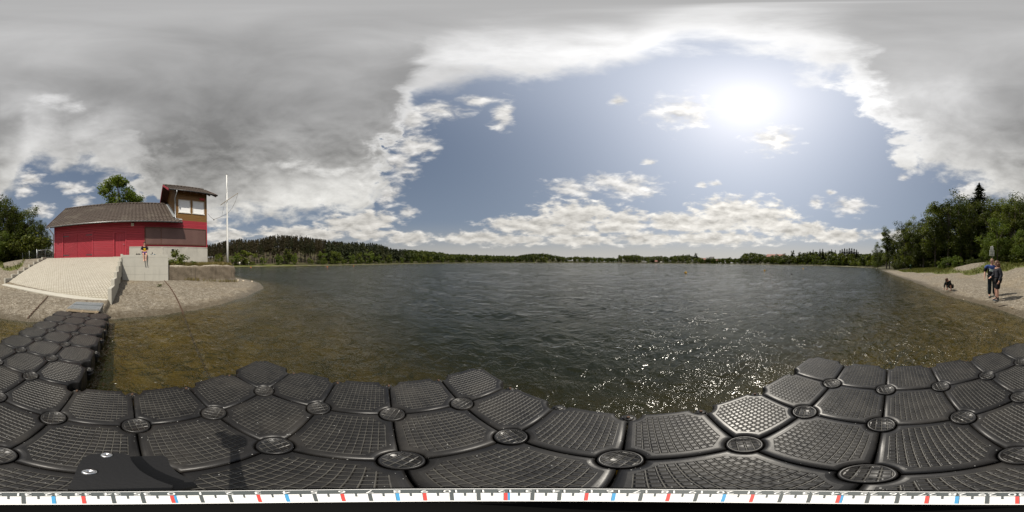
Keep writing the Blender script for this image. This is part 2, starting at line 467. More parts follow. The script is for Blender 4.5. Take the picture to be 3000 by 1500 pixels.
# close the sheet below the lake bed, so that the water has a body
bm = bmesh.new(); bm.from_mesh(water.data)
rim = [e for e in bm.edges if e.is_boundary]
ex = bmesh.ops.extrude_edge_only(bm, edges=rim)
nv = [g for g in ex['geom'] if isinstance(g, bmesh.types.BMVert)]
for v in nv: v.co.z = -9
bmesh.ops.contextual_create(bm, geom=[e for e in bm.edges if e.is_boundary])
bmesh.ops.recalc_face_normals(bm, faces=bm.faces)
bm.to_mesh(water.data); bm.free()
tag(water, kind='structure')

# ------------------------------------------------------------------ sky and sun
SUN_AZ, SUN_EL = 81.3, 54.6
sv = pol(SUN_AZ, math.cos(R(SUN_EL)), math.sin(R(SUN_EL)))
sl = bpy.data.lights.new('sun', 'SUN'); sl.energy = 5.0; sl.angle = R(.53); sl.color = (1, .93, .81)
so = link('sun', sl); so.rotation_euler = (-sv).to_track_quat('-Z', 'Y').to_euler(); so.location = sv * 60

W = bpy.data.worlds.new('World'); scene.world = W; W.use_nodes = True
t = NT(W.node_tree); bg = W.node_tree.nodes['Background']
sky = t.n('ShaderNodeTexSky'); sky.sky_type = 'NISHITA'; sky.sun_disc = False
sky.sun_elevation = R(SUN_EL); sky.sun_rotation = R(SUN_AZ); sky.air_density = 1.0; sky.dust_density = 2.0; sky.ozone_density = 1.2
dirv = t.coord('Generated')
dx, dy, dz = t.xyz(dirv)
azf = t.math('ADD', t.math('DIVIDE', t.math('ARCTAN2', dx, dy), 2 * math.pi), .5)
el = t.math('MULTIPLY', t.math('ARCSINE', dz), 180 / math.pi)
elm = t.math('MAXIMUM', dz, 0.0)
pp = t.vmath('DIVIDE', t.comb(dx, dy, 0), t.comb(t.math('ADD', elm, .22), t.math('ADD', elm, .22), 1))
nD = t.noise(pp, 3.2, 10, .56, .35)                    # cloud deck, seen in perspective
nB = t.noise(t.scale(dirv, (1, 1, 2.1)), 7.5, 10, .58, .25)   # heaped clouds
nB2 = t.noise(t.scale(dirv, (1, 1, 2.6)), 12, 9, .55, .2)
dirs = t.vmath('MULTIPLY_ADD', t.comb(*(tuple(sv)[:2]), .75), (.026, .026, .030), dirv)
nBs = t.noise(t.scale(dirs, (1, 1, 2.1)), 7.5, 6, .58, .25)
nB2s = t.noise(t.scale(dirs, (1, 1, 2.6)), 12, 6, .55, .2)
nB6 = t.noise(t.scale(dirv, (1, 1, 2.1)), 7.5, 6, .58, .25); nB26 = t.noise(t.scale(dirv, (1, 1, 2.6)), 12, 6, .55, .2)
relB = t.math('SUBTRACT', nB6, nBs); relB2 = t.math('SUBTRACT', nB26, nB2s)
nC = t.noise(pp, .95, 5, .5, .6)
nF = t.noise(t.scale(dirv, (1, 1, 1.8)), 4.0, 7, .55, .4)
def el_of(y): return (Y0 - y) * KD
E_PX = [(0, 600), (30, 560), (85, 470), (130, 470), (190, 500), (255, 492), (330, 520), (385, 505), (430, 560), (480, 625), (600, 645), (900, 640), (1050, 640), (1105, 590), (1150, 470), (1185, 370),
        (1240, 285), (1330, 252), (1420, 232), (1600, 236), (1800, 216), (1930, 150), (2060, 143), (2200, 166), (2300, 186), (2440, 225), (2530, 292), (2620, 420), (2700, 490), (2860, 540), (3000, 620)]
wob_ = t.math('ADD', t.math('MULTIPLY', t.math('SUBTRACT', nF, .5), .10), t.math('MULTIPLY', t.math('SUBTRACT', nB, .5), .07))
azw = t.math('ADD', azf, t.math('MULTIPLY', wob_, t.math('MULTIPLY', t.sstep(azf, .06, .14), t.sstep(azf, .96, .88))))
def curve(pts, lo, hi):
    return t.math('MULTIPLY_ADD', t.ramp(azw, [(x / 3000, (el_of(y) - lo) / (hi - lo)) for x, y in pts]), hi - lo, lo)
Eel = curve(E_PX, 0, 90)
s1 = t.math('ADD', t.math('SUBTRACT', el, Eel), t.math('MULTIPLY', t.math('SUBTRACT', t.math('ADD', t.math('MULTIPLY', nB, .6), t.math('MULTIPLY', nD, .4)), .5), 30))
def blob_field(bl):
    acc = None
    P = t.comb(azf, t.math('DIVIDE', el, 100), 0)
    for x, y, rx, ry in bl:
        ix, iy = 3000 / rx, 100 / (ry * KD)
        q = t.vmath('MULTIPLY_ADD', P, (ix, iy, 0), (-x / 3000 * ix, -el_of(y) / 100 * iy, 0))
        l = t.vmath('LENGTH', q)
        acc = l if acc is None else t.math('MINIMUM', acc, l)
    return t.math('SUBTRACT', 1.0, acc)
holes = blob_field([(1120, 412, 60, 26), (165, 280, 95, 34), (225, 306, 70, 22), (885, 482, 110, 14), (960, 505, 80, 14)])
s1 = t.math('SUBTRACT', s1, t.math('MULTIPLY', t.sstep(t.math('ADD', holes, t.math('MULTIPLY', t.math('SUBTRACT', nB, .53), 5.0)), -.6, 1.6), 17))
m1 = t.sstep(s1, -3.0, 5.5); dep1 = t.sstep(s1, 3, 22)
heap = blob_field([(a_, b_2, c_ * 1.18, d_3 * 1.22) for a_, b_2, c_, d_3 in [(1560, 662, 120, 24), (1690, 640, 110, 42), (1640, 680, 140, 20), (1830, 655, 84, 32), (1795, 668, 70, 24), (1990, 655, 100, 28), (2150, 628, 120, 46), (2225, 640, 96, 40), (2080, 655, 90, 26), (2330, 674, 112, 22), (2450, 690, 100, 18),
                   (1400, 702, 110, 16), (1500, 708, 120, 15), (1700, 708, 120, 15), (1900, 702, 130, 18), (2100, 700, 150, 20), (1195, 702, 64, 18), (650, 690, 80, 17), (860, 685, 92, 20), (945, 690, 76, 16), (1030, 662, 92, 28), (1090, 650, 66, 26), (605, 645, 50, 24), (1085, 690, 80, 16), (20, 690, 40, 20), (2640, 690, 80, 14)]])
s2 = t.math('ADD', heap, t.math('MULTIPLY', t.math('SUBTRACT', nB2, .52), 2.2))
m2 = t.sstep(s2, -.22, .42); dep2 = t.sstep(s2, .1, 1.0)
puffs = blob_field([(1680, 558, 100, 38), (1765, 535, 84, 32), (1845, 550, 104, 46), (2490, 600, 70, 34), (2384, 592, 32, 20), (2090, 540, 26, 12), (2432, 562, 20, 10), (2265, 408, 84, 54), (1985, 330, 110, 60),
                    (1478, 345, 46, 52), (1400, 300, 70, 18), (1805, 300, 32, 20), (1895, 478, 26, 12), (2645, 515, 24, 14), (1190, 627, 48, 20), (70, 545, 34, 36), (215, 545, 60, 22), (95, 520, 46, 30), (240, 585, 44, 20), (120, 610, 50, 30), (600, 640, 52, 34),
                    (1190, 352, 110, 58), (1275, 328, 110, 34), (1218, 432, 96, 42), (1170, 490, 60, 60), (1140, 575, 46, 50), (2055, 545, 20, 10), (2850, 560, 70, 50)])
s3 = t.math('ADD', puffs, t.math('MULTIPLY', t.math('SUBTRACT', nB2, .55), 2.3))
m3 = t.sstep(s3, -.15, .75)
cosg = t.vmath('DOT_PRODUCT', dirv, tuple(sv)); ang = t.math('MULTIPLY', t.math('ARCCOSINE', t.math('MINIMUM', cosg, .99999)), 180 / math.pi)
g1 = t.math('POWER', 2.718, t.math('DIVIDE', ang, -4.5))
g2 = t.math('POWER', 2.718, t.math('MULTIPLY', t.math('POWER', t.math('DIVIDE', ang, 42), 1.8), -1))
g3 = t.math('POWER', 2.718, t.math('DIVIDE', ang, -55))
blue = t.vmath('MULTIPLY', sky.outputs[0], (.05, .05, .05))
blue = t.mix(.72, blue, t.mix(t.sstep(el, 0, 50), (.26, .32, .41), (.115, .168, .265)))
blue = t.vmath('MULTIPLY_ADD', t.comb(g2, g2, g2), (.575, .59, .63), blue)
cl1 = t.math('MULTIPLY_ADD', t.math('SUBTRACT', nC, .5), .55, t.fmix(dep1, .56, .25))
cl1 = t.math('ADD', cl1, t.math('MULTIPLY', t.math('SUBTRACT', nF, .5), t.fmix(dep1, .45, .22)))
cl1 = t.math('ADD', cl1, t.math('MULTIPLY', t.sstep(el, 48, 80), .10))
cl1 = t.math('ADD', cl1, t.math('MULTIPLY', relB, t.math('MULTIPLY', t.sstep(el, 60, 25), .5)))
bright = blob_field([(230, 360, 330, 110), (60, 300, 260, 80), (2700, 300, 420, 130), (1500, 130, 700, 90), (1000, 560, 330, 130), (1180, 380, 200, 130), (640, 620, 200, 60)])
cl1 = t.math('MULTIPLY_ADD', t.sstep(bright, 0, .9), t.fmix(nF, -.02, .28), cl1)
lit = t.math('MULTIPLY_ADD', g2, .75, 1.0); lit = t.math('MULTIPLY_ADD', g3, .15, lit)
cl1 = t.math('MULTIPLY', t.math('MAXIMUM', cl1, .2), lit)
C1 = t.vmath('MULTIPLY', t.comb(cl1, cl1, cl1), t.mix(t.sstep(el, 5, 60), (1.0, .98, .92), (.99, .985, .985)))
v2 = t.math('MULTIPLY', t.math('ADD', t.math('MULTIPLY', relB2, .85), t.fmix(dep2, .66, .55)), t.math('MULTIPLY_ADD', lit, .8, .2))
C2 = t.vmath('MULTIPLY', t.comb(v2, v2, v2), (1.0, .965, .90))
v3 = t.math('MULTIPLY', t.math('MULTIPLY_ADD', relB2, .8, .62), t.math('MULTIPLY_ADD', lit, .7, .3))
C3 = t.vmath('MULTIPLY', t.comb(v3, v3, v3), (1.0, .98, .95))
hzc = t.vmath('MULTIPLY', (.46, .445, .41), t.comb(*[t.math('MULTIPLY_ADD', g3, .8, .88)] * 3))
colr = t.mix(t.math('MULTIPLY', t.sstep(el, 15, 1.0), .66), blue, hzc)
colr = t.mix(m2, colr, C2)
colr = t.mix(t.math('MULTIPLY', t.sstep(el, 7.5, .5), .7), colr, t.vmath('MULTIPLY', hzc, (1.08, 1.08, 1.08)))
colr = t.mix(m3, colr, C3)
colr = t.mix(m1, colr, C1)
colr = t.vmath('MULTIPLY_ADD', t.comb(g1, g1, g1), (.22, .21, .19), colr)
t.L.new(colr, bg.inputs['Color']); bg.inputs['Strength'].default_value = 1.0
W.cycles.sampling_method = 'MANUAL'; W.cycles.sample_map_resolution = 1024

# ------------------------------------------------------------------ floating dock
def f_plastic(region):
    def f(t, b, c):
        x, y, z = t.xyz(c)
        cell = .0335
        gx = t.math('ABSOLUTE', t.math('SUBTRACT', t.math('FRACT', t.math('ADD', t.math('DIVIDE', x, cell), .5)), .5))
        gy = t.math('ABSOLUTE', t.math('SUBTRACT', t.math('FRACT', t.math('ADD', t.math('DIVIDE', y, cell), .5)), .5))
        dmin = t.math('MINIMUM', gx, gy)                       # 0 on a groove
        line = t.sstep(dmin, .10, .035)
        ax, ay = t.math('ABSOLUTE', x), t.math('ABSOLUTE', y)
        if region == 'cube':
            ins = t.math('MULTIPLY', t.math('LESS_THAN', t.math('MAXIMUM', ax, ay), .202), t.math('LESS_THAN', t.math('ADD', ax, ay), .318))
        else:
            ins = t.math('LESS_THAN', t.vmath('LENGTH', t.comb(x, y, 0)), .069)
        ins = t.math('MULTIPLY', ins, t.math('GREATER_THAN', z, -.012))
        oi = t.n('ShaderNodeObjectInfo').outputs['Random']
        wc = t.vmath('ADD', c, t.comb(t.math('MULTIPLY', oi, 37), t.math('MULTIPLY', oi, 11), 0))
        dust = t.noise(wc, 9, 6, .65); scr = t.noise(t.scale(wc, (1, 14, 1)), 22, 3, .7)
        base = t.mix(dust, (.006, .006, .0068), (.016, .0155, .0155))
        base = t.mix(t.math('MULTIPLY', t.sstep(scr, .62, .75), .3), base, (.07, .07, .07))
        big = t.noise(wc, 2.6, 5, .6)
        base = t.mix(t.math('MULTIPLY', t.sstep(big, .45, .72), .55), base, (.040, .037, .033))
        base = t.mix(.5, base, t.mix(oi, (.6, .6, .62), (1.5, 1.45, 1.38)), 'MULTIPLY')
        groove = t.mix(dust, (.04, .038, .034), (.10, .095, .083))
        col = t.mix(t.math('MULTIPLY', t.math('MULTIPLY', line, ins), t.sstep(dust, .22, .55)), base, groove)
        spots = t.math('MAXIMUM', t.sstep(t.noise(wc, 70, 1), .755, .78), t.sstep(t.noise(wc, 15, 3, .6), .765, .80))
        col = t.mix(t.math('MULTIPLY', spots, .7), col, (.5, .5, .48))
        t.set(b.inputs['Roughness'], t.math('MULTIPLY_ADD', dust, .18, t.math('MULTIPLY_ADD', oi, .06, .27)))
        pad = t.math('MULTIPLY', t.sstep(dmin, .0, .22), ins)
        h = t.math('ADD', pad, t.math('MULTIPLY', dust, .25))
        t.set(b.inputs['Normal'], t.bump(h, .9, .0055))
        return col
    return f
M_cube = mat('black_plastic', spec=.38, f=f_plastic('cube'))
M_cap = mat('black_plastic_cap', spec=.5, f=f_plastic('cap'))
M_hole = mat('hole_black', (.004, .004, .004), .9)
M_rust = mat('rust', (.085, .048, .03), .85, var=.3, vscale=40)
M_boltgrey = mat('dull_bolt', (.12, .12, .115), .5, var=.2, vscale=30)

def cube_outline(ins, na=7):
    h = .247 - ins; rr = .088 + ins; e = math.sqrt(max(rr * rr - (.25 - h) ** 2, 0))
    pts = []
    for q in range(4):
        sx, sy = [(1, 1), (-1, 1), (-1, -1), (1, -1)][q]
        # concave arc round the corner, walked counter clockwise
        a0 = math.atan2(-e, h - .25); a1 = math.atan2(h - .25, -e)
        a0 = a0 if a0 < 0 else a0; arc = []
        A0 = math.atan2(-e, h - .25) % (2 * math.pi); A1 = math.atan2(h - .25, -e) % (2 * math.pi)
        for k in range(na):
            a = A0 + (A1 - A0) * k / (na - 1)
            arc.append((.25 + rr * math.cos(a), .25 + rr * math.sin(a)))
        arc = [(x * sx, y * sy) for x, y in arc]
        if sx * sy < 0: arc = arc[::-1]
        pts += arc
    return pts
cb = MB()
prof = [(.030, 0.0), (.019, -.0015), (.010, -.005), (.003, -.013), (0, -.028), (0, -.36), (.012, -.385)]
rows = [cube_outline(i) for i, z in prof]; n = len(rows[0])
vs_ = []; fs = []
for (i, z), row in zip(prof, rows): vs_ += [(x, y, z) for x, y in row]
for a in range(len(prof) - 1):
    for k in range(n): fs.append((a * n + k, (a + 1) * n + k, (a + 1) * n + (k + 1) % n, a * n + (k + 1) % n))
cb.add(vs_, fs, True)
cb.add([(x, y, prof[0][1]) for x, y in rows[0]], [tuple(range(n))])
cb.add([(x, y, prof[-1][1]) for x, y in rows[-1]], [tuple(range(n))[::-1]])
for sx in (1, -1):
    for sy in (1, -1):
        zl = -.10 - .018 * ((sx > 0) + 2 * (sy > 0))
        cb.lathe([(.0, zl + .007), (.052, zl + .007), (.058, zl), (.052, zl - .009), (0, zl - .009)], (sx * .249, sy * .249, 0), 16)
me_cube = cb.mesh('pontoon_cube', [M_cube])
# cap of a coupling pin: flat gridded disc with a raised rim and two key holes
cp = MB(); cp.lathe([(0, -.0035), (.068, -.0035), (.0705, .001), (.0755, .0035), (.081, .001), (.083, -.008), (.083, -.05)], n=40)
for s in (-1, 1):
    cp.m = 1; cp.lathe([(0.0001, -.0029), (.0062, -.0029)], (s * .047, s * .014, 0), 10, False)
me_cap = cp.mesh('coupling_cap', [M_cap, M_hole])
bo = MB(); bo.lathe([(0, .004), (.030, .004), (.036, -.002), (.040, -.012), (.040, -.05)], n=20)
bo.m = 1; bo.lathe([(0, .022), (.010, .022), (.013, .016), (.013, .004)], n=6, smooth=False)
me_bolt = bo.mesh('coupling_bolt', [M_cap, M_rust])
bo2 = MB(); bo2.lathe([(0, .004), (.030, .004), (.036, -.002), (.040, -.012), (.040, -.05)], n=20)
bo2.m = 1; bo2.lathe([(0, .012), (.010, .012), (.013, .008), (.013, .004)], n=6, smooth=False)
me_bolt2 = bo2.mesh('coupling_bolt', [M_cap, M_boltgrey])

dock = thing('floating_dock', 'black plastic floating dock of square gridded pontoon cubes reaching out into the lake', 'floating dock', (DT.x, DT.y, ZD), WALK)
cells = [(i, j) for i in range(-3, 2) for j in range(-4, 3)] + [(i, j) for i in range(-9, -3) for j in range(-4, -1)]
cs = set(cells)
for (i, j) in cells:
    o = link('pontoon_cube', me_cube, dock, ((i + .5) * .5, (j + .5) * .5, random.uniform(-.004, .004)), random.choice((0, 1, 2, 3)) * math.pi / 2)
    o.rotation_euler.x = random.uniform(-.006, .006); o.rotation_euler.y = random.uniform(-.006, .006)
corners = sorted({(i + a, j + b) for i, j in cells for a in (0, 1) for b in (0, 1)})
for (i, j) in corners:
    k = sum((i - a, j - b) in cs for a in (0, 1) for b in (0, 1))
    if k == 4:
        link('coupling_cap', me_cap, dock, (i * .5, j * .5, -.002), random.uniform(0, 6.28))
    else:
        link('coupling_bolt', random.choice((me_bolt, me_bolt2)), dock, (i * .5, j * .5, -.085), random.uniform(0, 6.28))

# ------------------------------------------------------------------ panorama tripod head under the camera
M_blackmetal = mat('black_anodised', (.012, .012, .013), .38, .2, var=.1, bump=.05, bscale=300)
M_slate = mat('scale_slate', (.075, .085, .085), .4, var=.05)
M_white = mat('scale_white', (.80, .80, .78), .35, var=.03)
M_red = mat('scale_red', (.62, .06, .05), .4, var=.03); M_blue = mat('scale_blue', (.06, .30, .55), .4, var=.03)
M_steel = mat('bright_steel', (.62, .62, .62), .25, 1.0, var=.05)
HZ = CZ - .25
rot = thing('panorama_head', 'black panorama tripod head with a numbered degree ring standing on the black pontoon dock', 'tripod head', (0, 0, ZD))
zt = HZ - ZD
MB().cyl((0, 0, 0.0), (0, 0, zt - .05), .019, .019, 16).build('post', [M_blackmetal], rot)
ft = MB().lathe([(0, .012), (.03, .012), (.034, .004), (.034, -.002)], n=24); ft.build('foot', [M_blackmetal], rot)
b_ = MB().lathe([(0, zt - .02), (.0359, zt - .02), (.0363, zt - .001), (.0368, zt), (.0567, zt), (.0588, zt - .002), (.0601, zt - .006), (.0601, zt - .022), (.0571, zt - .026), (.0571, zt - .05), (.03, zt - .055), (0, zt - .055)], n=96)
b_.build('rotator_body', [mat('matte_black', (.004, .004, .004), .85, spec=.1)], rot)
sc_ = MB()
def annulus(m, r0, r1, z, a0=0, a1=360, n=120):
    k = max(2, int(n * (a1 - a0) / 360)); P = []
    for i in range(k + 1):
        a = R(lerp(a0, a1, i / k))
        P += [(r0 * math.sin(a), r0 * math.cos(a), z), (r1 * math.sin(a), r1 * math.cos(a), z)]
    m.add(P, [(2 * i, 2 * i + 2, 2 * i + 3, 2 * i + 1) for i in range(k)])
sc_.m = 0; annulus(sc_, .0557, .0564, zt + .0003)                  # white outline
sc_.m = 1; annulus(sc_, .0495, .0557, zt + .0003)                  # slate band for the numbers
sc_.m = 0; annulus(sc_, .0368, .0495, zt + .0003)                  # white band
A0 = (481 / 3000 - .5) * 360
for k in range(144):
    a = A0 + k * 2.5; w = .22
    if k % 4 == 0:
        nk = k // 4; c_ = 2 if nk % 3 == 0 else 3 if nk % 4 == 0 else 1
        if nk % 12 == 0: sc_.m = 3; annulus(sc_, .0381, .0495, zt + .0005, a + .5, a + 1.6, 720)
        r0 = .0381
    elif k % 4 == 2: c_, r0 = 1, .0450
    else: c_, r0 = 1, .0474
    if k % 2: continue
    sc_.m = c_; annulus(sc_, r0, .0495, zt + .0006, a - w * (3 if k % 4 == 0 else 1.6), a + w * (3 if k % 4 == 0 else 1.6), 720)
sc_.build('degree_ring', [M_white, M_slate, M_red, M_blue], rot)
def text_mesh(s, size, name, m, align='CENTER'):
    cu = bpy.data.curves.new(name, 'FONT'); cu.body = s; cu.size = size; cu.align_x = align; cu.align_y = 'CENTER'; cu.resolution_u = 2
    o = bpy.data.objects.new(name, cu); COL.objects.link(o)
    me = bpy.data.meshes.new_from_object(o.evaluated_get(bpy.context.evaluated_depsgraph_get()))
    bpy.data.objects.remove(o); bpy.data.curves.remove(cu)
    me.name = name; me.materials.clear(); me.materials.append(m)
    return me
for nn in range(36):
    a = A0 + nn * 10; o = link('ring_number', text_mesh(str(nn), .0060, 'ring_number', M_white), rot)
    o.location = (.0525 * math.sin(R(a)), .0525 * math.cos(R(a)), zt + .0009)
    o.rotation_euler = (0, 0, -R(a) + math.pi)
# clamp arm: a rounded plate with two silver screws and a lower stepped plate beside it
def polar_plate(pts, z0, z1, m):
    P = [(r * math.sin(R(a)), r * math.cos(R(a)), z0) for a, r in pts]
    m.prism(P, (0, 0, z1 - z0))
def pxr(y, h): return h / math.tan(R((y - Y0) * KD))
pl = MB(); hh = CZ - (ZD + zt - .012)
polar_plate([(pxa(x), pxr(y, hh)) for x, y in [(190, 1425), (205, 1400), (222, 1360), (238, 1336), (262, 1326), (300, 1323), (350, 1324), (372, 1330), (376, 1345), (400, 1375), (440, 1400), (490, 1420), (470, 1445), (300, 1450)]], zt - .03, zt - .012, pl)
arm = pl.build('clamp_plate', [M_blackmetal], rot)
pl = MB(); hh = CZ - (ZD + zt - .034)
polar_plate([(pxa(x), pxr(y, hh)) for x, y in [(355, 1334), (400, 1333), (470, 1331), (482, 1340), (487, 1360), (505, 1380), (545, 1405), (560, 1420), (450, 1440), (340, 1430)]], zt - .052, zt - .034, pl)
pl.build('side_plate', [M_blackmetal], rot)
for (x, y) in ((305.5, 1329), (254, 1378)):
    hh = CZ - (ZD + zt - .0115); p = (pxr(y, hh) * math.sin(R(pxa(x))), pxr(y, hh) * math.cos(R(pxa(x))), zt - .012)
    sw = MB().lathe([(0, .0012), (.0018, .0012), (.002, .0022), (.0042, .0022), (.0048, .001), (.0048, -.001)], p, 20)
    sw.build('screw', [M_steel], arm)

# ------------------------------------------------------------------ gangway plate and mooring chains
def f_grate(t, b, c):
    x, y, z = t.xyz(c)
    g = t.math('MINIMUM', t.math('ABSOLUTE', t.math('SUBTRACT', t.math('FRACT', t.math('DIVIDE', x, .033)), .5)), t.math('ABSOLUTE', t.math('SUBTRACT', t.math('FRACT', t.math('DIVIDE', y, .033)), .5)))
    hole = t.sstep(g, .10, .2)
    b.inputs['Metallic'].default_value = .3
    t.set(b.inputs['Normal'], t.bump(t.math('MULTIPLY', hole, -1), .8, .01))
    return t.mix(hole, (.27, .30, .32), (.10, .115, .125))
M_grate = mat('galvanised_grate', rough=.5, f=f_grate)
M_galv = mat('galvanised_steel', (.36, .38, .38), .45, .6, var=.15, vscale=14)
M_plank = mat('weathered_plank', (.22, .17, .11), .8, var=.25, vscale=9)
e0 = atz(248, 904, .34); e1 = atz(270, 882, .40)
g0 = fw(0, 0)
di = Vector((math.cos(WALK), math.sin(WALK), 0)); dj = Vector((-di.y, di.x, 0))
gc = dj * (-1.33) + di * (-4.94) + DT
gang = thing('gangway_grate', 'galvanised grating gangway between the dock end and the paved ramp', 'gangway', (gc.x, gc.y, .30), WALK)
for k in range(2):
    x0 = .06 - k * .44
    fr = MB()
    for y in (-.50, .50): fr.box((x0 - .21, y, -.005), (.43, .03, .07))
    for x in (x0, x0 - .42): fr.box((x, 0, -.005), (.03, .97, .07))
    fr.build('frame', [M_galv], gang)
    gr = MB().box((x0 - .21, 0, .008 + .012 * k), (.39, .97, .05)); gr.build('grate_panel', [M_grate], gang)
br = MB()
for y in (-.42, 0, .42): br.bar((.34, y, -.04), (.0, y, -.02), .05, .04)
for k in range(9): br.box((.28 - .03 * k, 0, -.018), (.018, .98, .012))
br.build('hinge_slats', [M_plank], gang)
for sy in (-.46, .46): MB().cyl((-.3, sy, -.45), (-.3, sy, -.03), .025, .025, 10).build('leg', [M_galv], gang)

def chain(name, pts, label, r=.011, link_l=.07):
    """links threaded along a line on the ground"""
    m = MB(); P = [Vector(p) for p in pts]; d = 0; k = 0
    tot = sum((P[i + 1] - P[i]).length for i in range(len(P) - 1))
    while d < tot:
        a = d; i = 0
        while a > (P[i + 1] - P[i]).length: a -= (P[i + 1] - P[i]).length; i += 1
        q = P[i].lerp(P[i + 1], a / (P[i + 1] - P[i]).length); t_ = (P[i + 1] - P[i]).normalized()
        s_ = t_.cross(Vector((0, 0, 1))).normalized() if k % 2 else Vector((0, 0, 1))
        s_ = (s_ + t_.cross(s_) * .5).normalized()
        ring = [q + t_ * (math.cos(w) * link_l * .62) + s_ * (math.sin(w) * link_l * .36) for w in np.linspace(0, 2 * math.pi, 9)]
        m.tube(ring, r, 5, False); d += link_l; k += 1
    o = m.build(name, [M_rust]); return tag(o, label, 'chain')
def along_ground(px, dz=.012):
    out = []
    for (x0, y0), (x1, y1) in zip(px, px[1:]):
        for k in range(6):
            out.append(ground_hit(lerp(x0, x1, k / 6), lerp(y0, y1, k / 6)) + Vector((0, 0, dz)))
    return out
chain('mooring_chain', along_ground([(140, 870), (120, 892), (98, 915), (78, 938)]), 'rusty chain running down the gravel into the water beside the dock walkway', .012, .075)
p_ = along_ground([(481, 822), (498, 842), (514, 868), (528, 898), (534, 912)])
q_ = p_[-1]
for f in np.linspace(.1, 1, 12):
    e = fw(lerp(0, 2.2, f), 0); g_ = Vector((lerp(q_.x, -1.55, f), lerp(q_.y, -.15, f), 0)); p_.append(Vector((g_.x, g_.y, max(gz(g_.x, g_.y), -1.4) + .02)))
chain('mooring_chain', p_, 'rusty chain lying across the gravel spit below the old rough concrete wall', .010, .07)

# ------------------------------------------------------------------ boathouse
W0 = 12.6; ZP = 2.22
def f_boards(pitch, axis=2, col=(.35, .021, .036), dark=.72, diag=0, seed=0.0):
    def f(t, b, c):
        x, y, z = t.xyz(c)
        v = z if axis == 2 else x
        if diag: v = t.math('ADD', z, t.math('MULTIPLY', x, diag))
        v = t.math('ADD', v, seed)
        q = t.math('DIVIDE', v, pitch); fr = t.math('FRACT', q); bd = t.math('FLOOR', q)
        gap = t.sstep(t.math('ABSOLUTE', t.math('SUBTRACT', fr, .5)), .41, .49)
        rnd = t.n('ShaderNodeTexWhiteNoise'); rnd.noise_dimensions = '1D'; t.set(rnd.inputs['W'], bd)
        grain = t.noise(t.scale(c, (1.2, 1, 9) if axis == 2 else (9, 1, 1.2)), 3, 5, .6)
        fade = t.noise(c, .8, 4)
        k = t.math('ADD', t.math('MULTIPLY', rnd.outputs['Value'], .22), t.math('MULTIPLY', grain, .35))
        cc = t.mix(k, [v_ * .78 for v_ in col], [v_ * 1.35 for v_ in col])
        cc = t.mix(t.math('MULTIPLY', t.sstep(fade, .5, .75), .25), cc, (col[0] * 1.1, col[1] * 2.2, col[2] * 2))
        cc = t.mix(t.math('MULTIPLY', gap, .8), cc, [v_ * (1 - dark) for v_ in col])
        prof_ = t.math('SUBTRACT', t.math('MULTIPLY', fr, .6), t.math('MULTIPLY', gap, 1.0))
        t.set(b.inputs['Normal'], t.bump(prof_, 1.0, .022))
        return cc
    return f
M_redh = mat('red_boards', rough=.55, f=f_boards(.135)); M_redv = mat('red_door_boards', rough=.55, f=f_boards(.115, 0))
M_redd1 = mat('red_diagonal_boards', rough=.55, f=f_boards(.15, 2, diag=-1)); M_redd2 = mat('red_diagonal_boards_other', rough=.55, f=f_boards(.15, 2, diag=1))
M_redp = mat('red_trim', (.34, .022, .036), .5, var=.1)
M_brown = mat('brown_boards', rough=.5, f=f_boards(.14, col=(.20, .095, .022)))
M_browntrim = mat('brown_trim', (.16, .08, .022), .5, var=.15)
M_soffit = mat('dark_soffit_wood', (.085, .035, .02), .7, var=.2)
def f_tile(t, b, c):
    oi = t.noise(c, 2.5, 3); n2 = t.noise(c, .7, 4); n3 = t.noise(c, 45, 4, .7)
    col = t.mix(oi, (.040, .028, .021), (.085, .063, .049))
    col = t.mix(t.math('MULTIPLY', t.sstep(n2, .5, .75), .5), col, (.15, .13, .10))
    return t.mix(t.math('MULTIPLY', t.sstep(n3, .6, .75), .4), col, (.20, .19, .15))
M_tile = mat('brown_roof_tiles', rough=.75, f=f_tile)
M_zinc = mat('zinc_gutter', (.33, .34, .35), .42, .7, var=.2, vscale=8)
M_zincd = mat('dark_gutter', (.075, .075, .08), .4, .4, var=.2, vscale=8)
M_shutter = mat('white_roller_shutter', rough=.45, f=lambda t, b, c: (t.set(b.inputs['Normal'], t.bump(t.math('PINGPONG', t.xyz(c)[2], .025), .6, .01)), t.mix(t.noise(c, 3, 4), (.72, .72, .72), (.84, .84, .83)))[1])
M_frame = mat('grey_white_frame', (.6, .58, .54), .5, var=.08)
def f_screen(t, b, c):
    x, y, z = t.xyz(c)
    n = t.noise(c, 1.1, 5)
    pm = t.math('MULTIPLY', t.sstep(t.math('ABSOLUTE', t.math('SUBTRACT', t.math('FRACT', t.math('DIVIDE', x, .03)), .5)), .2, .4), t.sstep(t.math('ABSOLUTE', t.math('SUBTRACT', t.math('FRACT', t.math('DIVIDE', z, .03)), .5)), .2, .4))
    sh = t.sstep(t.math('ABSOLUTE', t.math('SUBTRACT', t.math('FRACT', t.math('DIVIDE', t.math('ADD', x, .3), 1.26)), .5)), .2, .45)
    col = t.mix(n, (.088, .042, .036), (.125, .064, .052))
    col = t.mix(t.math('MULTIPLY', sh, .25), col, (.16, .09, .075))
    return t.mix(t.math('MULTIPLY', pm, .5), col, (.03, .018, .016))
M_screen = mat('brown_perforated_screen', rough=.55, f=f_screen)
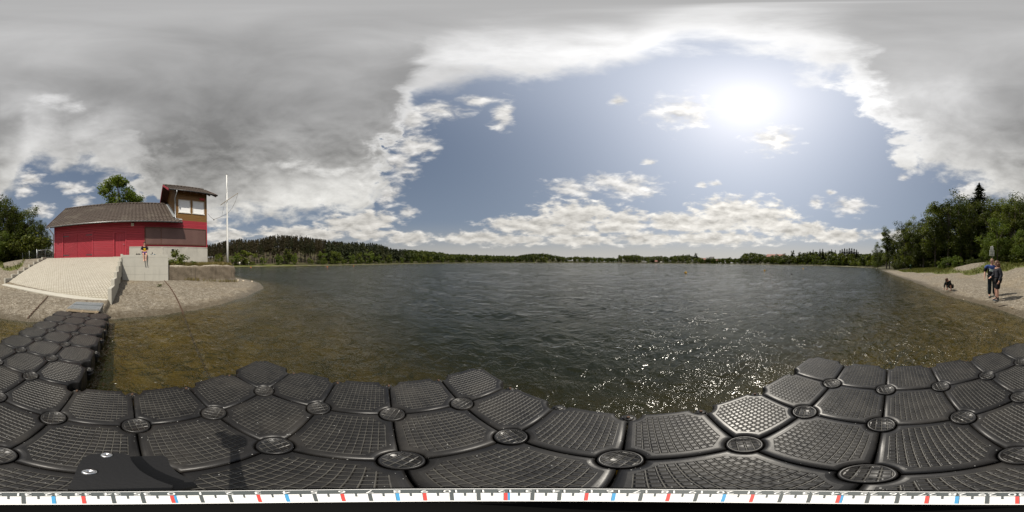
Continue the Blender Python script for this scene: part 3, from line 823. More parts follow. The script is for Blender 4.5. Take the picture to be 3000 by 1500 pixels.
def f_conc(base, rough_amt=1.0, joints=None):
    def f(t, b, c):
        x, y, z = t.xyz(c)
        n = t.noise(c, 1.6, 6, .6); n2 = t.noise(c, 14, 6, .65); st = t.noise(t.scale(c, (2.5, 2.5, .35)), 1.5, 5)
        col = t.mix(n, [v * (1 - .16 * rough_amt) for v in base], [min(1, v * (1 + .14 * rough_amt)) for v in base])
        col = t.mix(t.math('MULTIPLY', t.sstep(n2, .5, .72), .28 * rough_amt), col, [v * .62 for v in base])
        col = t.mix(t.math('MULTIPLY', t.sstep(st, .52, .72), .30 * rough_amt), col, [v * .60 for v in base])
        h = t.math('ADD', t.math('MULTIPLY', n2, .7), n)
        if joints:
            j = t.sstep(t.math('ABSOLUTE', t.math('SUBTRACT', t.math('FRACT', t.math('DIVIDE', z, joints)), .5)), .478, .495)
            col = t.mix(t.math('MULTIPLY', j, .55), col, [v * .5 for v in base]); h = t.math('SUBTRACT', h, j)
        t.set(b.inputs['Normal'], t.bump(h, .45, .02))
        return col
    return f
M_conc = mat('smooth_concrete', rough=.8, spec=.25, f=f_conc((.43, .415, .365), .8, .52))
M_base = mat('rendered_concrete_base', rough=.85, spec=.25, f=f_conc((.41, .39, .345), 1.3))
M_block = mat('concrete_block', rough=.8, spec=.25, f=f_conc((.42, .40, .345), .7))
def f_oldwall(t, b, c):
    x, y, z = t.xyz(c)
    col = f_conc((.150, .122, .090), 2.6)(t, b, c)
    st = t.noise(t.scale(c, (5, 5, .5)), 1.6, 6, .65); n = t.noise(c, 5, 7, .7); big = t.noise(c, .9, 4)
    col = t.mix(t.math('MULTIPLY', t.sstep(st, .58, .72), .35), col, (.30, .27, .22))
    col = t.mix(t.math('MULTIPLY', t.sstep(t.math('ADD', z, t.math('MULTIPLY', n, .35)), 1.64, 1.80), .8), col, (.42, .38, .31))
    col = t.mix(t.math('MULTIPLY', t.sstep(t.math('SUBTRACT', t.math('ADD', .50, t.math('MULTIPLY', n, .3)), z), .0, .2), .5), col, (.36, .33, .27))
    col = t.mix(t.math('MULTIPLY', t.sstep(big, .5, .7), .5), col, (.075, .06, .045))
    t.set(b.inputs['Normal'], t.bump(t.math('ADD', n, t.math('MULTIPLY', t.noise(c, 22, 5, .7), .4)), .8, .06))
    return col
M_old = mat('old_rough_concrete', rough=.9, spec=.2, f=f_oldwall)
M_dark = mat('dark_interior', (.01, .01, .01), .9)

UL, UR, UT = -6.93, 5.83, 3.13      # left end, right end, left edge of the tower
EAVE_W, EAVE_Z, RIDGE_W, RIDGE_Z = 11.95, 4.86, 15.9, 7.72
house = thing('boathouse', 'red timber boathouse with brown tiled roof and a lookout tower at one end', 'boathouse', fw(0, W0, ZP), FA)
def hz(z): return z - ZP
def hw(w): return w - W0
D = .18
wl = MB()
slope = (RIDGE_Z - EAVE_Z) / (RIDGE_W - EAVE_W)
zf = EAVE_Z + slope * (W0 - EAVE_W) - .12                 # wall top under the roof
BW = 2 * RIDGE_W - W0
# front wall: pieces round the garage opening and the side door
gx0, gx1, gzt = -6.06, -3.52, 4.30; dx0, dx1, dzt = -1.75, -.80, 4.17
CT = 3.03
def fb(x0, x1, z0, z1, m=wl): m.box2((x0, 0, hz(z0)), (x1, D, hz(z1)))
fb(UL, gx0, ZP, zf); fb(gx0, gx1, gzt, zf); fb(gx1, dx0, ZP, zf); fb(dx0, dx1, dzt, zf); fb(dx1, -.56, ZP, zf); fb(-.56, UT, CT, zf)
# end and back walls
for x in (UL,):
    P = [(x, 0 + D, 0), (x, hw(BW), 0), (x, hw(BW), hz(zf)), (x, hw(RIDGE_W), hz(RIDGE_Z - .12)), (x, D, hz(zf + slope * D))]
    wl.prism(P, (D, 0, 0))
wl.box2((UL + D, hw(BW) - D, 0), (UT, hw(BW), hz(zf)))
wl.build('wall', [M_redh], house)
ct = MB()
for x in (UL - .012, -3.40, gx0 - .11): pass
ct.box2((UL - .012, -.025, 0), (UL + .10, .0 - .002, hz(zf)))
ct.box2((gx0 - .10, -.03, 0), (gx0 - .003, -.002, hz(gzt + .1))); ct.box2((gx1 + .003, -.03, 0), (gx1 + .10, -.002, hz(gzt + .1))); ct.box2((gx0 - .0, -.03, hz(gzt + .003)), (gx1, -.002, hz(gzt + .1)))
ct.build('corner_trim', [M_redp], house)
# garage leaves with strap hinges
for k, (x0, x1, m) in enumerate(((gx0 + .01, (gx0 + gx1) / 2 - .008, M_redd1), ((gx0 + gx1) / 2 + .008, gx1 - .01, M_redd2))):
    lf = MB().box2((x0, .02, .03), (x1, .08, hz(gzt) - .01)).build('garage_door', [m], house)
    hx = x0 if k == 0 else x1; s = 1 if k == 0 else -1
    for z in (.25, hz(gzt) - .25): MB().box2((hx, .003, z - .03), (hx + s * .5, .016, z + .03)).cyl((hx, .0, z - .07), (hx, .0, z + .07), .02, .02, 8).build('hinge', [M_zincd], lf)
    for zz in (.10, hz(gzt) - .10): MB().box2((x0 + .003, .006, zz - .06), (x1 - .003, .019, zz + .06)).build('rail', [M_redp], lf)
# side door
sd_ = MB().box2((dx0 + .05, .05, .06), (dx1 - .05, .10, hz(dzt) - .05)).build('door', [M_redv], house)
df_ = MB()
df_.box2((dx0 - .04, -.03, .0), (dx0 + .045, .12, hz(dzt) + .05)); df_.box2((dx1 - .045, -.03, .0), (dx1 + .04, .12, hz(dzt) + .05)); df_.box2((dx0 + .046, -.03, hz(dzt) - .045), (dx1 - .046, .12, hz(dzt) + .05))
df_.build('frame', [M_redp], sd_)
MB().cyl((dx1 - .12, .05, 1.0), (dx1 - .12, -.02, 1.0), .012, .012, 8).bar((dx1 - .12, -.02, 1.0), (dx1 - .24, -.02, 1.0), .02).build('handle', [M_zinc], sd_)
MB().box2((dx0 - .05, -.25, -.02), (dx1 + .05, .0, .055)).build('doorstep', [M_block], house)
# concrete plinth under the tower end
pb = MB(); pb.box2((-.55, -.05, hz(1.4)), (UR + .015, 3.9, hz(CT)))
for x in (2.0, 4.0): pb.box2((x - .09, -.075, hz(1.4)), (x + .09, -.052, hz(CT) - .02))
pb.box2((-.55, -.065, hz(CT) - .06), (UR + .015, -.052, hz(CT) - .003))
pb.build('plinth', [M_base], house)
MB().box2((2.75, -.075, hz(2.62)), (2.95, -.04, hz(2.84))).build('plinth_vent', [M_dark], house)
# brown screen over the windows
s0, s1_, sz0, sz1 = .67, 5.72, 3.20, 4.50
MB().box2((s0 + .05, -.05, hz(sz0) + .04), (s1_ - .05, -.02, hz(sz1) - .04)).build('screen_shutter', [M_screen], house)
sf = MB()
for z in (sz0, sz1): sf.box2((s0, -.075, hz(z) - .035), (s1_, -.004, hz(z) + .035))
for x in (s0, 1.93, s1_): sf.box2((x - .028, -.071, hz(sz0) + .036), (x + .028, -.006, hz(sz1) - .036))
sf.build('screen_frame', [M_soffit], house)
# main roof: tiled slopes with real rolls and courses
def tiled(p0, ex, ey, lx, ly, tw=.30, th=.34, nx=4):
    """p0 corner at the eave, ex along, ey up the slope"""
    ex, ey = Vector(ex).normalized(), Vector(ey).normalized(); nn = ex.cross(ey).normalized()
    if nn.z < 0: nn = -nn
    m = MB(); nxs = int(round(lx / tw)) * nx; ny = int(round(ly / th)); p0 = Vector(p0)
    for r_ in range(ny):
        V = []
        for e_, (s_, hh_) in enumerate(((-.02, .0), (-.02, .034), (1.0, .006))):
            for c_ in range(nxs + 1):
                ph = c_ / nx * 2 * math.pi
                roll = .026 * (math.sin(ph) + .35 * math.sin(2 * ph))
                jit = .0015 * math.sin(c_ * 12.9 + r_ * 78.2)
                V.append(p0 + ex * (lx * c_ / nxs) + ey * (ly * min(1, max(0, (r_ + s_) / ny))) + nn * (hh_ + (roll + jit if e_ else roll)))
        k = nxs + 1
        m.add(V, [(a * k + c_, a * k + c_ + 1, (a + 1) * k + c_ + 1, (a + 1) * k + c_) for a in range(2) for c_ in range(nxs)], False)
    return m
ov = .45
RX0 = UL - ov; RX1 = 3.50
rv = Vector((0, RIDGE_W - EAVE_W, RIDGE_Z - EAVE_Z)); rl = rv.length
roof = tiled((RX0, hw(EAVE_W), hz(EAVE_Z)), (1, 0, 0), rv, UT - RX0, rl).build('roof', [M_tile], house)
st_ = tiled((UT + .005, hw(EAVE_W), hz(EAVE_Z)), (1, 0, 0), rv, RX1 - UT, .62).build('roof', [M_tile], house)
bk = tiled((RX0, hw(2 * RIDGE_W - EAVE_W), hz(EAVE_Z)), (1, 0, 0), (0, -rv.y, rv.z), UT - RX0, rl).build('roof', [M_tile], house)
rc = MB()
for k in range(int((UT - RX0) / .36)):
    x = RX0 + .36 * k; rc.cyl((x, hw(RIDGE_W), hz(RIDGE_Z) + .02), (x + .39, hw(RIDGE_W), hz(RIDGE_Z) + .03), .115, .105, 10)
rc.build('ridge_tiles', [M_tile], house)
sf = MB()
nrm = Vector((0, -rv.z, rv.y)).normalized()
for y0, dy in ((hw(EAVE_W), 1), (hw(2 * RIDGE_W - EAVE_W), -1)):
    a = Vector((RX0 + .02, y0, hz(EAVE_Z) - .03)); d_ = Vector((0, rv.y * dy, rv.z))
    P = [a, a + Vector((UT - RX0 - .03, 0, 0)), a + Vector((UT - RX0 - .03, 0, 0)) + d_, a + d_]
    sf.prism(P, Vector((0, 0, -.07)))
sf.build('soffit', [M_soffit], house)
vb = MB()
for dy, y0 in ((1, hw(EAVE_W)), (-1, hw(2 * RIDGE_W - EAVE_W))):
    a = Vector((RX0, y0, hz(EAVE_Z) - .02)); MB().bar(a, a + Vector((0, rv.y * dy, rv.z)), .035, .17).build('bargeboard', [M_soffit], house)
def gutter(x0, x1, w, z, m, name='gutter'):
    g = MB(); P = []; n_ = 8
    for x in (x0, x1):
        for r_ in (.062, .056):
            for k in range(n_ + 1):
                a = math.pi * k / n_
                P.append((x, hw(w) - .06 - r_ * math.cos(a), hz(z) - r_ * math.sin(a)))
    k = n_ + 1
    fs = []
    for i in range(n_):
        fs.append((i, i + 1, 2 * k + i + 1, 2 * k + i)); fs.append((k + i, 3 * k + i, 3 * k + i + 1, k + i + 1))
        fs.append((i, k + i, k + i + 1, i + 1)); fs.append((2 * k + i, 2 * k + i + 1, 3 * k + i + 1, 3 * k + i))
    fs += [(0, 2 * k, 3 * k, k), (n_, k + n_, 3 * k + n_, 2 * k + n_)]
    g.add(P, fs, True)
    return g.build(name, [m], house)
gutter(RX0, RX1, EAVE_W, EAVE_Z - .01, M_zinc)
dp = MB().tube([(UL - .10, hw(EAVE_W) - .06, hz(EAVE_Z) - .08), (UL - .10, hw(EAVE_W) - .06, hz(EAVE_Z) - .20), (UL - .10, -.02, hz(EAVE_Z) - .55), (UL - .10, -.02, .0)], .048, 10)
dp.build('downpipe', [M_zinc], house)
lp = MB().box2((-.55 + .15, -.12, hz(4.62)), (-.33 + .15, -.002, hz(4.84))); lp.build('wall_lamp', [M_frame], house)
# lookout tower
TZ = 5.17; TE_W, TE_Z, TR_W, TR_Z = 12.0, 7.57, 14.6, 9.22; TB = 16.6
tw = MB()
tw.box2((UT, 0, hz(CT)), (UR, D, hz(TZ))); tw.box2((UR - D, D, hz(CT)), (UR, hw(TB), hz(TZ))); tw.box2((UT, hw(TB) - D, hz(CT)), (UR - D, hw(TB), hz(TZ)))
tw.build('tower_wall', [M_redh], house)
tsl = (TR_Z - TE_Z) / (TR_W - TE_W); tz0 = TE_Z + tsl * .5 - .10
w1 = (3.36, 4.37, 5.82, 6.98); w2 = (4.56, 5.60, 5.82, 6.98)
ub = MB()
ub.box2((UT, 0, hz(TZ) + .002), (UR, D, hz(w1[2]))); ub.box2((UT, 0, hz(w1[3])), (UR, D, hz(tz0)))
for x0, x1 in ((UT, w1[0]), (w1[1], w2[0]), (w2[1], UR)): ub.box2((x0, 0, hz(w1[2])), (x1, D, hz(w1[3])))
for x in (UT, UR - D):
    P = [(x, D, hz(4.6 if x < 4 else TZ + .002)), (x, hw(TB), hz(4.6 if x < 4 else TZ + .002)), (x, hw(TB), hz(tz0)), (x, hw(TR_W), hz(TR_Z - .10)), (x, D, hz(tz0 + tsl * D))]
    ub.prism(P, (D, 0, 0))
ub.box2((UT + D, hw(TB) - D, hz(TZ)), (UR - D, hw(TB), hz(tz0)))
ub.build('tower_wall', [M_brown], house)
MB().box2((UR - .07, -.025, hz(TZ) + .004), (UR + .012, -.002, hz(tz0))).build('corner_trim', [M_browntrim], house)
MB().box2((UT - .012, -.025, hz(TZ) - .05), (UT + .07, -.002, hz(tz0))).build('corner_trim', [M_browntrim], house)
MB().box2((UR - .07, -.025, hz(CT)), (UR + .012, -.002, hz(TZ) - .002)).build('corner_trim', [M_redp], house)
for (x0, x1, z0, z1) in (w1, w2):
    wn = MB().box2((x0 + .05, .03, hz(z0) + .05), (x1 - .05, .06, hz(z1) - .04)).build('roller_shutter', [M_shutter], house)
    f_ = MB(); f_.box2((x0, -.012, hz(z0)), (x0 + .048, .09, hz(z1))); f_.box2((x1 - .048, -.012, hz(z0)), (x1, .09, hz(z1))); f_.box2((x0 + .049, -.012, hz(z1) - .04), (x1 - .049, .09, hz(z1)))
    f_.box2((x0 - .03, -.05, hz(z0) - .03), (x1 + .03, .09, hz(z0) + .045)); f_.build('window_frame', [M_frame], wn)
MB().box2((5.18, -.07, hz(7.13)), (5.60, -.004, hz(7.31))).build('alarm_plate', [mat('alarm_red', (.45, .03, .03), .4)], house)
TX0, TX1 = UT - .69, UR + .72
tv = Vector((0, TR_W - TE_W, TR_Z - TE_Z)); tl = tv.length
tiled((TX0, hw(TE_W), hz(TE_Z)), (1, 0, 0), tv, TX1 - TX0, tl).build('tower_roof', [M_tile], house)
tiled((TX0, hw(2 * TR_W - TE_W), hz(TE_Z)), (1, 0, 0), (0, -tv.y, tv.z), TX1 - TX0, tl).build('tower_roof', [M_tile], house)
rc = MB()
for k in range(int((TX1 - TX0) / .36)):
    x = TX0 + .36 * k; rc.cyl((x, hw(TR_W), hz(TR_Z) + .02), (x + .39, hw(TR_W), hz(TR_Z) + .03), .115, .105, 10)
rc.build('ridge_tiles', [M_tile], house)
sf = MB(); vb = MB(); rf = MB()
for y0, dy in ((hw(TE_W), 1), (hw(2 * TR_W - TE_W), -1)):
    a = Vector((TX0 + .02, y0, hz(TE_Z) - .03)); d_ = Vector((0, tv.y * dy, tv.z))
    sf.prism([a, a + Vector((TX1 - TX0 - .04, 0, 0)), a + Vector((TX1 - TX0 - .04, 0, 0)) + d_, a + d_], Vector((0, 0, -.05)))
    for x in (TX0, TX1): MB().bar((x, y0, hz(TE_Z) - .03), (x, y0 + d_.y, hz(TE_Z) - .03 + d_.z), .035, .16).build('bargeboard', [M_redp if x == TX0 else M_soffit], house)
    for x in np.linspace(TX0 + .12, TX1 - .12, 8): rf.bar((x, y0 + .02 * dy, hz(TE_Z) - .14), (x, y0 + d_.y, hz(TE_Z) - .14 + d_.z), .06, .10)
sf.build('tower_soffit', [M_soffit], house); rf.build('rafters', [M_soffit], house)
gutter(TX0, TX1, TE_W, TE_Z - .01, M_zincd)
MB().tube([(UT - .06, hw(TE_W) - .06, hz(TE_Z) - .08), (UT - .06, hw(TE_W) - .06, hz(TE_Z) - .25), (UT - .06, -.07, hz(TE_Z) - .5), (UT - .06, -.07, hz(5.32)), (UT + .1, -.2, hz(5.22))], .05, 10).build('downpipe', [M_zinc], house)
fl = MB()
for k in range(10):
    a = Vector((UT - .02, .02 + k * .33, hz(EAVE_Z + slope * (W0 + .02 + k * .33 - EAVE_W)) + .06)); fl.box(a + Vector((0, .16, .16)), (.03, .40, .14), Euler((math.atan(slope), 0, 0)).to_matrix()); fl.box(a + Vector((-.1, .16, .14)), (.2, .40, .02), Euler((math.atan(slope), 0, 0)).to_matrix())
fl.box((UT + .2, -.16, hz(5.20)), (.55, .30, .03), Euler((math.atan(slope), 0, 0)).to_matrix())
fl.build('roof_flashing', [mat('lead_flashing', (.50, .52, .53), .4, .6, var=.15)], house)

# ------------------------------------------------------------------ paved ramp and its walls
RB0, RB1 = (-7.12, 6.85, .58), (-1.10, 6.08, .36)          # lower edge, far and near corner (u, w, z)
RT0, RT1 = (-7.45, 12.05, 2.24), (-1.10, 12.0, 2.24)
def f_pave(t, b, c):
    x, y, z = t.xyz(c)
    # interlocking stones: a zigzag grid, one joint every 20 cm
    zz = t.math('MULTIPLY', t.math('PINGPONG', y, .065), .7)
    qx = t.math('DIVIDE', t.math('ADD', x, zz), .135); row = t.math('FLOOR', t.math('DIVIDE', y, .13))
    fx = t.math('FRACT', t.math('ADD', qx, t.math('MULTIPLY', t.math('MODULO', row, 2), .5))); fy = t.math('FRACT', t.math('DIVIDE', y, .13))
    jx = t.math('ABSOLUTE', t.math('SUBTRACT', fx, .5)); jy = t.math('ABSOLUTE', t.math('SUBTRACT', fy, .5))
    j = t.sstep(t.math('MAXIMUM', jx, jy), .36, .48)
    n = t.noise(c, .8, 6); n2 = t.noise(c, 24, 4, .7)
    cell = t.n('ShaderNodeTexWhiteNoise'); cell.noise_dimensions = '2D'; t.set(cell.inputs['Vector'], t.comb(t.math('FLOOR', qx), row, 0))
    col = t.mix(t.math('ADD', t.math('MULTIPLY', n, .6), t.math('MULTIPLY', cell.outputs['Value'], .4)), (.35, .325, .27), (.47, .438, .375))
    col = t.mix(t.math('MULTIPLY', t.sstep(n2, .5, .7), .25), col, (.25, .22, .165))
    blot = t.noise(c, 1.7, 7, .68)
    col = t.mix(t.math('MULTIPLY', t.sstep(blot, .55, .72), .35), col, (.24, .205, .15))
    col = t.mix(t.math('MULTIPLY', t.sstep(t.math('ADD', z, t.math('MULTIPLY', blot, .5)), .95, .55), .35), col, (.25, .225, .15))
    dirt = t.noise(c, .45, 4)
    jc = t.mix(t.sstep(dirt, .4, .65), (.24, .21, .16), (.13, .11, .078))
    t.set(b.inputs['Normal'], t.bump(t.math('SUBTRACT', t.math('MULTIPLY', n2, .3), j), .7, .02))
    return t.mix(t.math('MULTIPLY', j, .75), col, jc)
M_pave = mat('pale_paving_stones', rough=.85, spec=.2, f=f_pave)
NU, NV = 40, 40
rm = MB(); V = []
def ramp_pt(a, v):
    lo = [lerp(RB0[i], RB1[i], a) for i in range(3)]; hi = [lerp(RT0[i], RT1[i], a) for i in range(3)]
    p = [lerp(lo[i], hi[i], v) for i in range(3)]
    p[2] += .10 * math.sin(math.pi * v) * (1 - v * .3) + .02 * math.sin(5 * a + 3 * v) * math.sin(math.pi * v)
    return p
RO = fw(-4.1, 9.2, 1.3)
ramp = thing('boat_ramp', 'sloping pale paved boat ramp in front of the red garage doors', 'boat ramp', (RO.x, RO.y, 0), FA)
def rloc(p): return (p[0] + 4.1, p[1] - 9.2, p[2])
for j in range(NV + 1):
    for i in range(NU + 1): V.append(rloc(ramp_pt(i / NU, j / NV)))
k = NU + 1
rm.add(V, [(j * k + i, j * k + i + 1, (j + 1) * k + i + 1, (j + 1) * k + i) for j in range(NV) for i in range(NU)], True)
# apron up to the doors
a0, a1 = rloc((RT0[0], RT0[1], RT0[2])), rloc((RT1[0], RT1[1], RT1[2])); b0, b1 = rloc((RT0[0], W0 + .03, 2.235)), rloc((RT1[0], W0 + .03, 2.235))
rm.add([a0, a1, b1, b0], [(0, 1, 2, 3)])
rm.build('paving', [M_pave], ramp)
kb = MB()
p0, p1 = Vector(rloc(RB0)), Vector(rloc(RB1)); d_ = (p1 - p0); nn_ = Vector((d_.y, -d_.x, 0)).normalized()
P = [p0 + nn_ * .30 + Vector((0, 0, -.05)), p1 + nn_ * .30 + Vector((0, 0, -.05)), p1 - nn_ * .0 + Vector((0, 0, .012)), p0 + Vector((0, 0, .012))]
kb.prism(P, Vector((0, 0, -.30))); kb.build('kerb_strip', [M_block], ramp)

def stepped_wall(name, label, side_a, n, h_top, z0, z1, thick, su):
    root_p = ramp_pt(side_a, .5); o = thing(name, label, 'retaining wall', (*fw(root_p[0], root_p[1], 0).xy, 0), FA)
    m = MB()
    for k in range(n):
        v0, v1 = k / n, (k + 1) / n
        p, q = ramp_pt(side_a, v0), ramp_pt(side_a, v1)
        top = lerp(z0, z1, (k + 1) / n) + h_top + (.0 if k < n - 1 else -.02)
        lo = min(p[2], q[2]) - .6
        u0, u1 = (p[0], p[0] + su * thick)
        m.box2((min(u0, u1) - root_p[0] + .0, p[1] - root_p[1] + .006, lo), (max(u0, u1) - root_p[0], q[1] - root_p[1] - .006, top))
    ob = m.build('concrete_blocks', [M_block], o)
    mod = ob.modifiers.new('bevel', 'BEVEL'); mod.width = .015; mod.segments = 2
    return o
stepped_wall('retaining_wall', 'low stepped wall of pale concrete blocks along the path side of the boat ramp', 0.0, 8, .10, RB0[2], RT0[2], .14, -1)
stepped_wall('retaining_wall', 'stepped concrete block wall between the boat ramp and the gravel below the sitting child', 1.0, 7, .16, RB1[2], RT1[2], .16, 1)

# board-marked wall the child sits on, and the old wall beside it
WB = 10.40
o = thing('concrete_wall', 'smooth grey board-marked concrete wall with a child sitting on top', 'wall', fw(.6, WB, 0), FA)
m = MB(); m.box2((-.92 - .6, 0, .2), (2.05 - .6, .46, 2.27)); wb_ = m.build('wall_face', [M_conc], o)
mod = wb_.modifiers.new('bevel', 'BEVEL'); mod.width = .012; mod.segments = 2
MB().box2((-.9 - .6, .463, 2.05), (2.02 - .6, 2.12, 2.235)).build('terrace_slab', [M_block], o)
jn = MB()
for u_ in (.52,): jn.box2((u_ - .6 - .004, -.003, .25), (u_ - .6 + .004, .0, 1.2))
jn.build('form_joint', [M_dark], o)
# old wall: lumpy block with a rounded free end
ow = thing('old_wall', 'old rough weathered concrete wall with a rounded end on the gravel spit', 'wall', fw(4.7, 10.55, 0), FA)
m = MB(); V = []; nu, nz = 70, 14
L0, L1 = 2.08 - 4.7, 7.45 - 4.7
path = [(L0 + (L1 - .35 - L0) * i / 50, 0.0, (0, -1)) for i in range(51)]
for i in range(1, 13):
    a = math.pi / 2 * i / 12; path.append((L1 - .35 + .35 * math.sin(a), .35 - .35 * math.cos(a), (math.sin(a), -math.cos(a))))
path += [(L1, .35 + .25 * i, (1, 0)) for i in range(1, 12)]
for j in range(nz + 1):
    f = j / nz
    for x, y, nn2 in path:
        top = 1.56 + .05 * math.sin(x * 2.2) - .05 * (x > 2.3)
        z = .05 + (top - .05) * f
        bul = .035 * math.sin(x * 3.7 + z * 4) * math.sin(z * 5 + x) + .02 * math.sin(x * 11 + z * 9) - .05 * (f > .93) - .03 * f
        V.append((x + nn2[0] * bul, y + nn2[1] * bul, z))
kk = len(path)
m.add(V, [(j * kk + i, j * kk + i + 1, (j + 1) * kk + i + 1, (j + 1) * kk + i) for j in range(nz) for i in range(kk - 1)], True)
topv = V[-kk:]; inn = [(x - nn2[0] * .45, y - nn2[1] * .45, 1.56 + .03 * math.sin(7 * x)) for x, y, nn2 in path]
m.add(topv + inn, [(i, i + 1, kk + i + 1, kk + i) for i in range(kk - 1)], True)
m.build('wall_face', [M_old], ow)

# ------------------------------------------------------------------ flagpole with yard and rope
fp = fw(7.35, 11.75); zb = gz(fp.x, fp.y)
pole = thing('flagpole', 'tall white flagpole with a slanted yard standing behind the old wall', 'flagpole', (fp.x, fp.y, zb))
M_pole = mat('white_pole_paint', rough=.4, f=lambda t, b, c: t.mix(t.math('MULTIPLY', t.sstep(t.noise(t.scale(c, (3, 3, .6)), 4, 5), .6, .72), .5), (.72, .72, .70), (.42, .40, .36)))
rp = math.hypot(fp.x, fp.y)
Lp = atr(669, 511, rp).z - zb
MB().tube([(0, 0, -.2), (0, 0, Lp * .3), (0, 0, Lp * .62), (0, 0, Lp)], [.098, .085, .062, .042], 14).build('mast', [M_pole], pole)
MB().lathe([(0, Lp + .03), (.055, Lp + .02), (.06, Lp - .02), (.04, Lp - .03)], n=14).build('mast_cap', [M_zincd], pole)
ya, yb = atr(646.6, 600.5, rp - .5), atr(697, 566, rp + .6); o0 = Vector((fp.x, fp.y, zb))
MB().tube([ya - o0, yb - o0], [.028, .022], 8).build('yard', [M_plank], pole)
def lpt(x, y, r): return atr(x, y, r) - o0
rope = [lpt(696.5, 568, rp + .6), lpt(690, 590, rp + .4), lpt(680, 610, rp + .2), lpt(668, 624, rp), lpt(650, 634, rp - .25), lpt(632, 641, rp - .5), lpt(626.5, 643.5, rp - .55), lpt(617, 636, rp - .6), lpt(608.5, 626, 13.86)]
M_rope = mat('grey_rope', (.13, .12, .11), .9)
MB().tube(rope, .015, 6).ball(lpt(626.5, 643.5, rp - .55), (.05, .05, .07)).build('signal_line', [M_rope], pole)
MB().tube([lpt(667, 515, rp - .05), lpt(664, 560, rp - .2), lpt(657, 600, rp - .3), lpt(650, 632, rp - .35)], .009, 5).build('halyard', [M_rope], pole)

# ------------------------------------------------------------------ vegetation
def f_leaf(c0, c1, c2, trans=.35):
    def mk(name):
        m = bpy.data.materials.new(name); m.use_nodes = True
        t = NT(m.node_tree); b = m.node_tree.nodes['Principled BSDF']; out = m.node_tree.nodes['Material Output']
        tone = t.n('ShaderNodeAttribute', attribute_name='tone').outputs['Fac']
        oi = t.n('ShaderNodeObjectInfo').outputs['Random']
        col = t.ramp(tone, [(0, c0), (.55, c1), (1, c2)])
        col = t.mix(.5, col, t.mix(oi, (.62, .66, .6), (1.3, 1.22, 1.1)), 'MULTIPLY')
        t.set(b.inputs['Base Color'], col); b.inputs['Roughness'].default_value = .55; b.inputs['Specular IOR Level'].default_value = .16
        tr = t.n('ShaderNodeBsdfTranslucent'); t.set(tr.inputs['Color'], t.vmath('MULTIPLY', col, (1.5, 1.6, .8)))
        mx = t.n('ShaderNodeMixShader'); mx.inputs[0].default_value = trans
        t.L.new(b.outputs[0], mx.inputs[1]); t.L.new(tr.outputs[0], mx.inputs[2]); t.L.new(mx.outputs[0], out.inputs['Surface'])
        return m
    return mk
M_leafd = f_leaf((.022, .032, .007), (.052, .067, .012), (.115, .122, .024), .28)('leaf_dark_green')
M_leafm = f_leaf((.040, .054, .009), (.084, .104, .017), (.155, .168, .034))('leaf_mid_green')
M_leafl = f_leaf((.055, .080, .014), (.095, .130, .022), (.165, .190, .045))('leaf_bright_green')
M_needle = f_leaf((.012, .018, .006), (.024, .030, .010), (.048, .048, .018), .1)('spruce_needles')
M_needleb = f_leaf((.016, .014, .006), (.030, .025, .011), (.054, .043, .020), .1)('spruce_needles_brownish')
M_bark = mat('grey_brown_bark', rough=.9, f=lambda t, b, c: t.mix(t.noise(t.scale(c, (6, 6, 1.2)), 3, 6, .7), (.045, .035, .026), (.16, .13, .10)))
M_barkr = mat('spruce_bark', rough=.9, f=lambda t, b, c: t.mix(t.noise(t.scale(c, (6, 6, 1.2)), 3, 6, .7), (.09, .065, .05), (.24, .185, .15)))
M_dry = f_leaf((.10, .08, .03), (.17, .14, .05), (.26, .21, .09), .3)('dry_grass')
M_grassb = f_leaf((.05, .065, .014), (.095, .105, .028), (.20, .175, .075), .3)('grass_blades')

def quads(name, C, A, B, tone, m):
    """one rhombus leaf per row: centre C, long half axis A, short half axis B"""
    n = len(C)
    V = np.stack([C - A, C + B - A * .1, C + A, C - B - A * .1], 1).reshape(-1, 3).astype(np.float32)
    me = bpy.data.meshes.new(name)
    me.vertices.add(4 * n); me.vertices.foreach_set('co', V.ravel())
    me.loops.add(4 * n); me.loops.foreach_set('vertex_index', np.arange(4 * n, dtype=np.int32))
    me.polygons.add(n); me.polygons.foreach_set('loop_start', np.arange(0, 4 * n, 4, dtype=np.int32))
    me.update(calc_edges=True)
    a = me.attributes.new('tone', 'FLOAT', 'FACE'); a.data.foreach_set('value', np.clip(tone, 0, 1).astype(np.float32))
    me.materials.append(m)
    return me
def unit(v): return v / np.maximum(np.linalg.norm(v, axis=-1, keepdims=True), 1e-9)
def crown(rs, C0, RAD, nclump, nleaf, size, crad, hollow=.5, flat=1.0, top_bias=0.0):
    """leaf cloud in clumps over an uneven ellipsoid"""
    d = unit(rs.normal(size=(nclump, 3)))
    rr = hollow + (1 - hollow) * rs.random(nclump) ** .6
    lump = 1 + .22 * np.sin(d[:, 0] * 3.1 + rs.uniform(0, 6)) + .18 * np.sin(d[:, 2] * 4 + d[:, 1] * 3 + rs.uniform(0, 6))
    K = C0 + d * RAD * (rr * lump)[:, None]
    ck = rs.random(nclump); cr = crad * rs.uniform(.55, 1.25, nclump)
    i = rs.integers(0, nclump, nleaf)
    e = unit(rs.normal(size=(nleaf, 3))); er = rs.random(nleaf) ** .45
    e[:, 2] *= .72
    P = K[i] + e * (cr[i] * er)[:, None]
    nrm = unit(.55 * e + .5 * rs.normal(size=(nleaf, 3)) + np.array([0, 0, .45]))
    a = unit(np.cross(nrm, rs.normal(size=(nleaf, 3)))); b = np.cross(nrm, a)
    s = size * rs.uniform(.6, 1.3, nleaf)
    tone = .55 * ck[i] + .45 * rs.random(nleaf)
    return K, P, a * (s * .5)[:, None], b * (s * .30)[:, None], tone
